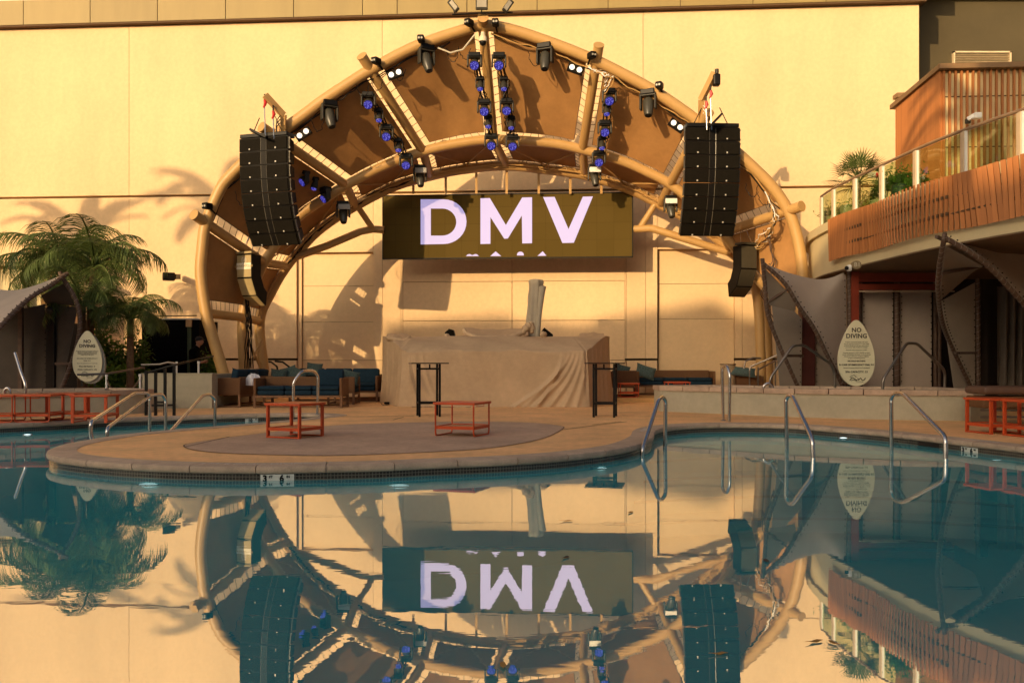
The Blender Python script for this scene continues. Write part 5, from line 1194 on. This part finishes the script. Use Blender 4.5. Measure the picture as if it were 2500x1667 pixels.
# fan palms on the terrace
def fan_palm(label, base, H, r_, n, seed, name='fan_palm', potm=potc, pot=(.35, .5), group='potted palms on the terrace'):
    r = random.Random(seed); t = thing(name, label, 'potted palm', base, 0, group)
    MB().tube([(0, 0, 0), (0, 0, pot[1]*.5), (0, 0, pot[1])], [pot[0]*.8, pot[0]*.95, pot[0]], 20).build('pot', potm, t, smooth=True)
    mb = MB(); mb.tube([(0, 0, pot[1]-.05), (.02, 0, H*.6+pot[1]*.3)], [.06, .05], 8); mb.build('trunk', trunkm, t)
    for k in range(n):
        mb = MB(); a = k*2.4; el = R(80)-R(100)*(k/n); d = Vector((math.cos(a)*math.cos(el), math.sin(a)*math.cos(el), math.sin(el))); o = Vector((.02, 0, H*.6+pot[1]*.3)); hub = o+d*r_*.5
        mb.tube([o, o+d*r_*.28+Vector((0, 0, .03)), hub], .01, 5); sd = d.cross(Vector((0, 0, 1))).normalized(); up = sd.cross(d)
        for j in range(17):
            b_ = R(-85+170*j/16); dd = (d*math.cos(b_)+sd*math.sin(b_)+up*.12*math.cos(b_*2)).normalized(); l = r_*.58*(.7+.3*math.cos(b_)); e = dd.cross(up).normalized()*.015
            mid = hub+dd*l*.55; tip = hub+dd*l+Vector((0, 0, -.12*l)); mb.add([hub, mid+e, tip, mid-e], [(0, 1, 2, 3)])
        mb.build('leaf', leafm, t)
    return t

# ================================================================== RIGHT TERRACE
edge = [(9.3, 27.4), (8.4, 25.6), (7.78, 23.7), (7.55, 22.3), (7.49, 21.0), (7.58, 19.0), (7.75, 16.8), (8.03, 15.3), (8.25, 14.5), (8.8, 12.6), (9.6, 10.8), (11, 9)]
EC = catmull([(x, y, 0) for x, y in edge], 10)
ter = thing('terrace_balcony', 'curved upper terrace balcony clad with fanned cedar slats at right', 'balcony', (9, 19, 0))
poly = [Vector((p.x+.05, p.y, 3.2)) for p in EC]+[Vector((22, 9, 3.2)), Vector((22, 27.4, 3.2))]
MB().prism(poly, (0, 0, 1.02)).build('slab', cream, ter, world=True)
mb = MB(); 
def edge_n(k):
    a, b = EC[max(0, k-1)], EC[min(len(EC)-1, k+1)]; q = (b-a).normalized(); return Vector((q.y, -q.x, 0))*(1 if (Vector((q.y, -q.x, 0))).x < 0 else -1)
mb.grid(lambda u, v: EC[int(round(u*(len(EC)-1)))]+edge_n(int(round(u*(len(EC)-1))))*.03+Vector((0, 0, 4.2+.2*v)), len(EC)-1, 1, .10); mb.build('kerb', cream, ter, world=True, smooth=True)
# soffit
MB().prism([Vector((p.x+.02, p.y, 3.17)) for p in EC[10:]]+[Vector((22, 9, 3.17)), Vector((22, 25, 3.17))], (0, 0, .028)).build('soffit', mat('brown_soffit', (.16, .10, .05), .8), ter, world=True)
Ls = arclen(EC); i0 = next(i for i, p in enumerate(EC) if p.y <= 21.0)
sl = EC[i0:]; Lt = arclen(sl)[-1]; n = int(Lt/.128)
M_sl = MB().box((0, 0, 0), (.088, .022, .98)).mesh('slat', wood)
rs = random.Random(11)
for k in range(n):
    tt = (k+.5)/n; p = along(sl, tt); q = (along(sl, min(1, tt+.01))-along(sl, max(0, tt-.01))).normalized(); nn = Vector((q.y, -q.x, 0)); nn = nn if nn.x < 0 else -nn
    ang = math.atan2(q.y, q.x); tilt = R(6)*math.sin(tt*Lt*1.9)+R(1)*rs.uniform(-1, 1); out = .085+.03*math.sin(tt*Lt*1.9+1)
    o = inst(M_sl, 'slat', ter, p+nn*out+Vector((0, 0, 3.91+.015*math.sin(tt*Lt*1.9)))-origin(ter)); o.rotation_euler = Euler((R(2), tilt, ang+R(19)*math.sin(tt*Lt*1.25+.5)), 'XYZ')
mb = MB()
for zz in (3.72, 4.02):
    mb.tube([p+edge_n(i0+k)*.045+Vector((0, 0, zz)) for k, p in enumerate(sl)], .022, 6)
mb.build('slat_rail', reveal, ter, world=True)
mb = MB()
for k in range(n):
    if math.sin((k+.5)/n*Lt*1.9) > -.2:
        p = along(sl, k/n); q = (along(sl, min(1, k/n+.01))-along(sl, max(0, k/n-.01))).normalized(); nn = Vector((-abs(q.y), q.x*(1 if q.y < 0 else -1), 0)).normalized()
        for zz in (3.73, 4.03): mb.box(p+nn*.075+Vector((0, 0, zz)), (.05, .05, .06), (0, 0, math.atan2(q.y, q.x)))
mb.build('slat_clips', reveal, ter, world=True, kind='stuff')
# glass railing
grt = thing('glass_railing', 'glass panel railing with cream posts and round handrail along the terrace', 'railing', (8, 19, 4.4))
ztop_ = 5.18
def edge_at_px(x):
    best = min(range(len(EC)), key=lambda k: abs(EC[k].x*F/EC[k].y+CX-x)+(1000 if EC[k].y > 24 else 0)); return best
hp = [EC[k]+Vector((.10, 0, ztop_)) for k in range(edge_at_px(1994), len(EC))]
MB().tube(hp, .03, 10).build('handrail', mat('bronze_rail', (.30, .20, .12), .35, .3), grt, world=True, smooth=True)
posts = [edge_at_px(x) for x in (1996, 2022, 2071, 2137, 2223, 2333, 2474)]+[len(EC)-14, len(EC)-3]
for k in posts:
    p = EC[k]; MB().bevbox((p.x+.11, p.y, 4.79), (.06, .13, .74), .01).build('post', mat('cream_metal', (.6, .46, .30), .45), grt, world=True)
    MB().box((p.x+.11, p.y-.09, 4.79), (.04, .035, .72)).build('glazing_clamp', white, grt, world=True)
for a, b in zip(posts, posts[1:]):
    P = [EC[k]+Vector((.11, 0, 0)) for k in range(a, b+1)]
    MB().grid(lambda u, v: P[int(round(u*(len(P)-1)))]+Vector((0, 0, 4.44+.70*v)), len(P)-1, 1, .012).build('glass_pane', glassm, grt, world=True)
# terrace room
rm = thing('terrace_room', 'terrace pavilion with cream walls and vertical cedar battens', 'pavilion', (9.6, 20, 4.22))
cA = Vector((9.53, 20.0, 0)); cB = Vector((9.78, 22.9, 0)); zt = 7.55
MB().prism([Vector((9.60, 20.06, 4.22)), Vector((9.85, 22.9, 4.22)), Vector((16, 22.9, 4.22)), Vector((16, 19.6, 4.22))], (0, 0, zt-4.22)).build('wall', cream, rm, world=True)
MB().prism([Vector((9.42, 19.86, zt+.003)), Vector((9.68, 23.1, zt+.003)), Vector((16, 23.1, zt+.003)), Vector((16, 19.4, zt+.003))], (0, 0, .11)).build('eave', mat('brown_eave', (.22, .13, .06), .6), rm, world=True)
M_b1 = MB().box((0, 0, 0), (.075, .065, zt-4.23)).mesh('batten', wood); M_b2 = MB().box((0, 0, 0), (.04, .06, zt-4.23)).mesh('batten', wood)
dv = cB-cA
for k in range(30):
    p = cA+dv*(k+.5)/30; o = inst(M_b1, 'batten', rm, Vector((p.x, p.y, (zt+4.22)/2))-origin(rm), (0, 0, R(8)))
for k in range(26):
    x = 9.58+k*.125; o = inst(M_b2, 'batten', rm, Vector((x, 20.03-(x-9.6)*.0722-.035, (zt+4.22)/2))-origin(rm))
for zz in (6.98, 5.86):
    MB().box((12.8, 19.83, zz), (6.4, .012, .025), (0, 0, R(-4.1))).build('shadow_gap', reveal, rm, world=True)
t = thing('security_light', 'white wall-mounted twin security light on the battened pavilion wall', 'light', W(2378, 285, 19.7))
MB().bevbox(W(2385, 284, 19.6), (.15, .16, .13), .02).build('camera_body', white, t, world=True); MB().bar(W(2363, 292, 19.7), W(2380, 282, 19.6), .07, .08).build('arm', white, t, world=True); MB().cyl(W(2349, 320, 19.6), W(2349, 324, 19.6), .08).build('round_lamp', white, t, world=True)
MB().bevbox(W(2363, 297, 19.75), (.1, .08, .1), .01).build('bracket', grey, t, world=True)
t = thing('roof_unit', 'thin flat roof flashing behind the slatted pavilion corner', 'flashing', W(2200, 240, 24))
MB().bbox(W(2191, 237, 24.2), W(2206, 235, 24.5)).build('top_plate', mat('brown_eave', (.22, .13, .06), .6), t, world=True); MB().bbox(W(2193, 258, 24.3), W(2204, 238, 24.5)).build('body', cream, t, world=True)
MB().bbox((9.62, 19.93, 5.1), (9.66, 19.99, 5.5)).build('wall_light', black, None, label='tiny black fitting on the pavilion corner', cat='light') if False else None
zb_ = 4.22
fan_palm('fan palm with spiky leaves rising above the glass railing', Wh(2095, 21.3, zb_), 1.55, .85, 22, 1, pot=(.42, .55))
fan_palm('low cycad-like palm right of the fan palm behind the glass', Wh(2162, 20.3, zb_), .55, .6, 18, 2, potm=potc, pot=(.36, .5))
t = fan_palm('spiky low palm behind the glass at far right', Wh(2445, 17.5, zb_), .4, .5, 12, 3, potm=potg, pot=(.3, .25))
def pot_plant(label, base, r_, h, m, seed, bush=.35):
    t = thing('planter_pot', label, 'potted plant', base, 0, 'planter pots on the terrace')
    MB().tube([(0, 0, 0), (0, 0, h*.1), (0, 0, h*.5), (0, 0, h*.95), (0, 0, h)], [r_*.75, r_*.85, r_*.98, r_, r_*.92], 22).build('pot', m, t, smooth=True)
    r = random.Random(seed); mb = MB()
    for k in range(700):
        p = Vector((r.gauss(0, bush*.42), r.gauss(0, bush*.42), h+abs(r.gauss(0, bush*.40)))); d = Vector((r.gauss(0, 1), r.gauss(0, 1), r.gauss(.3, .6))).normalized(); e = d.cross(Vector((r.random(), r.random(), r.random()))).normalized()*.014; l = .08
        mb.add([p, p+d*l*.5+e, p+d*l, p+d*l*.5-e], [(0, 1, 2, 3)])
    mb.build('foliage', leafd, t, kind='stuff')
pot_plant('dark green glazed pot with round bush behind the glass', Wh(2200, 18.9, zb_), .20, .58, potg, 1)
pot_plant('pale planter with low bush at the left of the terrace', Wh(2035, 22.6, zb_), .32, .5, potc, 2)
pot_plant('cream planter with dark foliage between the second and third posts', Wh(2118, 20.6, zb_), .3, .35, potc, 3, .4)
pot_plant('dark shrub pot hidden behind the fourth railing post', Wh(2240, 18.4, zb_), .16, .4, potg, 4, .3)
t = thing('fire_call_box', 'small red fire alarm box seen through the glass railing', 'alarm box', W(2135, 430, 22.8))
MB().bevbox(W(2131, 428, 22.8), (.24, .06, .14), .01).build('housing', white, t, world=True); MB().bevbox(W(2141, 428, 22.74), (.06, .04, .12), .01).build('red_door', redhook, t, world=True)

# ================================================================== CABANAS
def spiral_lace(C, r, step=.13):
    mb = MB(); L = arclen(C)[-1]; n = int(L/step)
    for k in range(n):
        p = along(C, (k+.5)/n); q = along(C, min(1, (k+.6)/n))-p; q.normalize(); a = q.cross(Vector((0, 1, .3))).normalized(); b = q.cross(a)
        mb.tube([p+(a*math.cos(R(t_))+b*math.sin(R(t_)))*r+q*.06*math.sin(R(t_/2)) for t_ in range(0, 360, 60)], .003, 3, closed=True)
    return mb
def pole(par, pts, r=.045, lace=True):
    C = catmull([W(*p) for p in pts], 8); MB().tube(C, r, 10).build('pole', poleb, par, world=True, smooth=True)
    if lace: spiral_lace(C, r+.006).build('pole_lashing', mat('pale_cord', (.35, .30, .25), .8), par, world=True, kind='stuff')
    return C
def sheet(par, A, B, nu=20, nv=12, m=canvas, sag=.0, thick=.008, name='canvas'):
    def fn(u, v): p = along(A, u).lerp(along(B, u), v); return p+Vector((0, sag*math.sin(math.pi*v), -sag*.4*math.sin(math.pi*v)*math.sin(math.pi*u)))
    MB().grid(fn, nu, nv, thick).build(name, m, par, world=True, smooth=True)
def grommets(par, A, step=.14, off=(0, -.03, 0)):
    mb = MB(); L = arclen(A)[-1]; n = max(2, int(L/step))
    for k in range(n): mb.box(along(A, (k+.5)/n)+Vector(off), (.022, .012, .022))
    mb.build('grommets', black, par, world=True, kind='stuff')
def line(a, b, n=8): a, b = W(*a), W(*b); return [a.lerp(b, k/n) for k in range(n+1)]
# cabana one: between the arch leg and the red portal
c1 = thing('sail_cabana', 'grey canvas sail cabana left of the red steel portal', 'cabana', Wh(1960, 20.4, 0), 0, 'canvas sail cabanas')
p1 = pole(c1, [(1861, 632, 19.45), (1863, 650, 19.5), (1868, 700, 19.7), (1874, 765, 19.9), (1902, 842, 20.2), (1950, 948, 20.6)])
p2 = pole(c1, [(1862, 643, 19.5), (1914, 690, 19.6), (1950, 748, 19.8), (1988, 803, 20.0), (2018, 865, 20.2), (2052, 932, 20.4), (2060, 950, 20.4)])
te = catmull([W(*p) for p in ((1866, 644, 19.5), (1930, 668, 20.0), (1993, 682, 20.4), (2030, 678, 20.6), (2062, 664, 20.7))], 5)+line((2066, 668, 20.7), (2068, 955, 20.75), 14)
sheet(c1, p2, te, 40, 14, name='roof_canvas'); grommets(c1, [p+(Vector((.07, -.03, .02))) for p in p2]); grommets(c1, te[20:], off=(-.05, -.04, 0))
pole(c1, [(2073, 655, 20.7), (2074, 800, 20.7), (2075, 955, 20.7)], .05)
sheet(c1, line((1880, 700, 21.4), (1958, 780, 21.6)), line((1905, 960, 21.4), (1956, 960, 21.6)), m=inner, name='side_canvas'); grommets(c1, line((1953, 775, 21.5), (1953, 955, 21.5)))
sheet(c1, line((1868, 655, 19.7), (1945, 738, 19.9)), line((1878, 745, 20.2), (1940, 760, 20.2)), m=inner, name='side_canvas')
MB().bar(W(1872, 740, 20.2), W(1926, 704, 19.8), .05, .05).build('strut', poleb, c1, world=True)
MB().bbox((W(1958, 0, 21.7).x, 21.7, 0), (W(1990, 0, 21.7).x, 22.0, 2.6)).build('steel_column', mat('dark_red', (.06, .012, .008), .6), c1, world=True)
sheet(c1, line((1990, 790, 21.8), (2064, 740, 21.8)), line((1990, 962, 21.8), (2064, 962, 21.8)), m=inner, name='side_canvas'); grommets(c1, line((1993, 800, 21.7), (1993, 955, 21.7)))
MB().bar(W(1920, 869, 20.5), W(1960, 869, 21), .06, .06).build('strut', poleb, c1, world=True)
# portal B1
pt = thing('steel_portal', 'red oxide steel portal frame marked B1 under the terrace', 'frame', Wh(2180, 20.9, 0))
Z = 20.6
MB().bbox((W(2080, 0, Z).x, Z, 0), (W(2097, 0, Z).x, Z+.16, 3.15)).build('column', redst, pt, world=True)
MB().bbox((W(2097, 0, Z).x+.003, Z, 2.90+.02), (W(2330, 0, Z).x, Z+.14, 3.12)).build('beam', redst, pt, world=True)
MB().bbox((W(2097, 0, Z).x+.003, Z+.02, 2.74), (W(2330, 0, Z).x, Z+.16, 2.875)).build('beam', redst, pt, world=True)
MB().bbox((W(2097, 0, Z).x+.003, Z-.02, 2.69), (W(2330, 0, Z).x, Z+.02, 2.712)).build('light_strip', mat('cream_metal', (.6, .46, .30), .45), pt, world=True)
pb = thing('cabana_number_plaque', 'dark oval plaque reading B1 on the portal corner', 'sign', W(2092, 647, 19.2))
mb = MB(); mb.prism([W(2092+14*math.cos(R(a))*(1 if math.cos(R(a)) < 0 else .8), 647-10*math.sin(R(a)), 19.2) for a in range(0, 360, 15)], (0, .05, 0)); mb.build('plate', mat('bronze_plaque', (.26, .20, .11), .4), pb, world=True)
tm = text_mb('B1', .13, extrude=.003); place(tm, frame(W(2093, 647, 19.19), (1, 0, 0), (0, 0, 1))); tm.build('lettering', mat('pale_letter', (.6, .55, .42), .5), pb, world=True)
t = thing('white_camera', 'small white dome camera left of the B1 plaque', 'camera', W(2070, 656, 19.2)); MB().bevbox(W(2073, 655, 19.2), (.09, .12, .14), .03).build('housing', white, t, world=True); MB().ball(W(2067, 655, 19.12), .045).build('lens', black, t, world=True, smooth=True)
# two curtain panels in the portal
c2 = thing('curtain_cabana', 'twin grey canvas wall panels laced to a brown post inside the portal', 'cabana', Wh(2190, 21, 0), 0, 'canvas sail cabanas')
for a, b, y0 in ((2106, 2180, 704), (2198, 2274, 697)):
    sheet(c2, line((a, y0, 21), (b, y0-3, 21)), line((a, 962, 21), (b, 962, 21)), 14, 14, name='wall_canvas')
    for x in (a+2, b-2): grommets(c2, line((x, y0+4, 20.97), (x, 955, 20.97)), .145)
pole(c2, [(2190, 672, 20.9), (2190, 800, 20.9), (2190, 960, 20.9)], .06)
for x in (2100, 2284, 2293): pole(c2, [(x, 684, 21.0), (x, 960, 21.0)], .045, lace=False)
# cabana three
c3 = thing('sail_cabana', 'grey canvas sail cabana at the right edge with dark curtained interior', 'cabana', Wh(2400, 19, 0), 0, 'canvas sail cabanas')
q1 = pole(c3, [(2306, 572, 15.5), (2303, 592, 15.5), (2293, 654, 16.0), (2290, 710, 16.6), (2300, 784, 17.6), (2322, 843, 18.5), (2374, 952, 19.5)], .042)
MB().bar(W(2286, 578, 15.4), W(2312, 590, 15.6), .05, .05).build('pole_tip', poleb, c3, world=True)
q2 = pole(c3, [(2300, 580, 15.5), (2322, 590, 15.5), (2404, 642, 15.7), (2470, 710, 16.0), (2520, 770, 16.3), (2600, 900, 16.8)], .045)
tb = catmull([W(*p) for p in ((2316, 585, 15.5), (2370, 600, 16.2), (2440, 618, 17), (2500, 622, 17.5), (2650, 640, 18))], 8)
sheet(c3, q2, tb, 34, 12, name='roof_canvas'); grommets(c3, [p+Vector((.05, -.03, .03)) for p in q2])
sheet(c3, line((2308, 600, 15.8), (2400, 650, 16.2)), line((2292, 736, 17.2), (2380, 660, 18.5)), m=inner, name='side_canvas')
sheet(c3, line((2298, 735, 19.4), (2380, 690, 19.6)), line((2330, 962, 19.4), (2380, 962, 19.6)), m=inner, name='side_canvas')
grommets(c3, line((2377, 725, 19.5), (2380, 955, 19.5))); grommets(c3, [p+Vector((.06, -.03, 0)) for p in q1[22:]])
MB().bar(W(2332, 862, 18.6), W(2384, 862, 19.4), .05, .05).build('strut', poleb, c3, world=True); MB().bar(W(2298, 668, 16.4), W(2400, 650, 17.0), .05, .05).build('strut', poleb, c3, world=True)
pole(c3, [(2387, 680, 19.6), (2388, 800, 19.6), (2388, 960, 19.6)], .045)
MB().bbox((W(2394, 0, 19.8).x, 19.8, 0), (W(2412, 0, 19.8).x, 20.0, 2.9)).build('steel_column', darkin, c3, world=True)
MB().grid(lambda u, v: W(2436+150*u, 700+280*v, 19.9)+Vector((0, .07*math.sin(u*46)+.02*math.sin(u*97+3*v), 0)), 120, 4, .01).build('curtain', curtain, c3, world=True, smooth=True)
# wall under the terrace, its shade put into a near-black colour
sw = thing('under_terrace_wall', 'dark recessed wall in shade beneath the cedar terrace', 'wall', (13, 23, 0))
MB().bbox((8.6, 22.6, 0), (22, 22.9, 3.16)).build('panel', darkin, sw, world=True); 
# lounge bed cabana at right
t = thing('daybed', 'brown padded daybed with steel base behind the right orange tables', 'daybed', Wh(2475, 15.3, 0))
MB().bevbox((8.75, 15.6, .60), (1.5, .7, .14), .05, n=3).build('mattress', mat('brown_vinyl', (.13, .07, .045), .5), t, world=True, smooth=True)
MB().bevbox((8.75, 15.6, .40), (1.5, .6, .20), .03).build('base', woven, t, world=True); MB().bbox((7.95, 15.3, .13), (9.5, 15.34, .17)).build('rail', darksteel, t, world=True); MB().bbox((7.95, 15.3, .25), (9.5, 15.34, .28)).build('rail', darksteel, t, world=True)
for x in (8.1, 9.4): MB().bbox((x, 15.3, 0), (x+.05, 15.9, .3)).build('leg', darksteel, t, world=True)
# cabana at left
c0 = thing('sail_cabana', 'grey canvas sail cabana at the left edge with sunlit tip', 'cabana', Wh(100, 20, 0), 0, 'canvas sail cabanas')
l1 = pole(c0, [(166, 668, 20.9), (153, 676, 20.8), (120, 700, 20.4), (85, 720, 20.0), (45, 752, 19.6), (0, 800, 19.2), (-60, 880, 18.8)], .05)
l2 = pole(c0, [(146, 664, 20.9), (153, 680, 20.9), (176, 715, 20.9), (191, 752, 20.9), (195, 795, 20.9), (189, 840, 20.9), (172, 895, 20.8), (148, 955, 20.7)], .05)
tb = catmull([W(*p) for p in ((150, 674, 20.9), (80, 700, 21.2), (30, 710, 21.6), (-30, 704, 22), (-120, 690, 22.4))], 8)
sheet(c0, l1, tb, 34, 12, name='roof_canvas'); grommets(c0, [p+Vector((0, -.05, .04)) for p in l1])
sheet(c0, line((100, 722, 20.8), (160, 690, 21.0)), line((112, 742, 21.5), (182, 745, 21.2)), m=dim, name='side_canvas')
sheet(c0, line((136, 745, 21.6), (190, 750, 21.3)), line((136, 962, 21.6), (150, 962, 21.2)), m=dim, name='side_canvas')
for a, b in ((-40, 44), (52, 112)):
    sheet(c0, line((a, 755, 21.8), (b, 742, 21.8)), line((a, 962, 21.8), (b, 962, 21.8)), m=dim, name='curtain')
for x in (48, 118, 127): MB().bbox((W(x-5, 0, 21.5).x, 21.5, 0), (W(x+5, 0, 21.5).x, 21.6, 2.5)).build('post', darkin if x > 100 else poleb, c0, world=True)
grommets(c0, line((136, 750, 21.5), (136, 955, 21.5))); grommets(c0, line((112, 760, 21.7), (112, 955, 21.7)))
MB().bar(W(136, 888, 21.3), W(176, 888, 21.0), .06, .06).build('strut', poleb, c0, world=True)
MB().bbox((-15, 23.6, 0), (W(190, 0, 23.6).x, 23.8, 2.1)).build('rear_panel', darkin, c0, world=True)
MB().ball(W(120, 758, 21.2), (.09, .09, .09)).build('globe_lamp', grey, c0, world=True, smooth=True)
# red sun-lit bit of roof behind left cabana and a cream pavilion column
t = thing('cream_pavilion', 'small cream pavilion with flat brown roof edge behind the left palms', 'pavilion', Wh(30, 26, 0))
MB().bbox((-16, 26.6, 0), (W(100, 0, 26.6).x, 27.4, W(0, 652, 26.6).z)).build('wall', cream, t, world=True)
MB().bbox((-16.3, 26.3, W(0, 652, 26.6).z+.003), (W(104, 0, 26.6).x, 27.5, W(0, 652, 26.6).z+.12)).build('roof_edge', mat('olive_edge', (.20, .15, .06), .7), t, world=True)
for x in (56,): MB().bbox((W(x, 0, 26.4).x, 26.35, 0), (W(x+12, 0, 26.4).x, 26.5, 3.8)).build('column', darkin, t, world=True)

# ================================================================== BEHIND THE CAMERA: unseen blocks shaped to shade the court, palms inferred from their shadows
bk = mat('back_block', (.45, .36, .26), .9)
def block(label, x0, x1, y0, y1, h, roof=0, px=None):
    t = thing('shade_block', label, 'building', ((x0+x1)/2, (y0+y1)/2, 0), 0, 'unseen shade blocks behind the pool')
    MB().bbox((x0, y0, 0), (x1, y1, h)).build('wall', bk, t, world=True)
    if roof:
        a, b = px; c = Vector(((a+b)/2, (y0+y1)/2, h+roof)); MB().add([(a, y0, h), (b, y0, h), (b, y1, h), (a, y1, h), c], [(0, 1, 4), (1, 2, 4), (2, 3, 4), (3, 0, 4)]).build('roof', redst, t, world=True)
    for k in range(int((x1-x0)/3)):
        for z in (2, 5.5, 9): MB().bbox((x0+1+k*3, y1+.002, z), (x0+2.3+k*3, y1+.05, z+1.8)).build('window', mat('dark_window', (.03, .04, .05), .1), t, world=True)
block('low far-left unseen shade block behind the viewer', -75, -43.7, -38, -30, 16.75)
block('lowest narrow unseen shade block behind the viewer', -43.7, -41.3, -38, -30, 16.15)
block('taller central unseen shade block with hipped turret', -41.3, -35.6, -38, -30, 17.7, 1.3, (-41.2, -38.6))
block('second central unseen shade block with hipped turret', -35.6, -31, -38, -30, 17.55, 1.8, (-35.2, -31.4))
block('unseen shade block stepping down to the right behind the viewer', -31, -24.6, -38, -30, 17.6)
block('lower unseen shade block right of the turrets behind the viewer', -24.6, 12, -38, -30, 15.9)
block('far right unseen shade block behind the viewer', 12, 40, -38, -30, 15.0)
def tallpalm(label, target, tdist, L, n, seed):
    T = Vector(target); s_ = SUN/SUN.y; c = T-s_*tdist
    return palm('tall_palm', label, (c.x, c.y, 0), c.z, L, n, seed, group='tall palms behind the viewer', tr=.2, fm=FB)
FB = [frond_mesh('frond', 1.0, d, 70, .15, 20+s, .25, lw_=.028) for s, d in enumerate((R(60), R(80), R(45)))]
tallpalm('tall date palm casting its crown shadow on the left wall', W(205, 600, 29), 22, 2.4, 19, 21)
tallpalm('second tall date palm casting a shadow beside the arch', W(545, 520, 28.5), 27, 3.0, 17, 22)
tallpalm('tall date palm shading the terrace pavilion', (10.6, 20, 6.2), 25, 2.6, 15, 23)
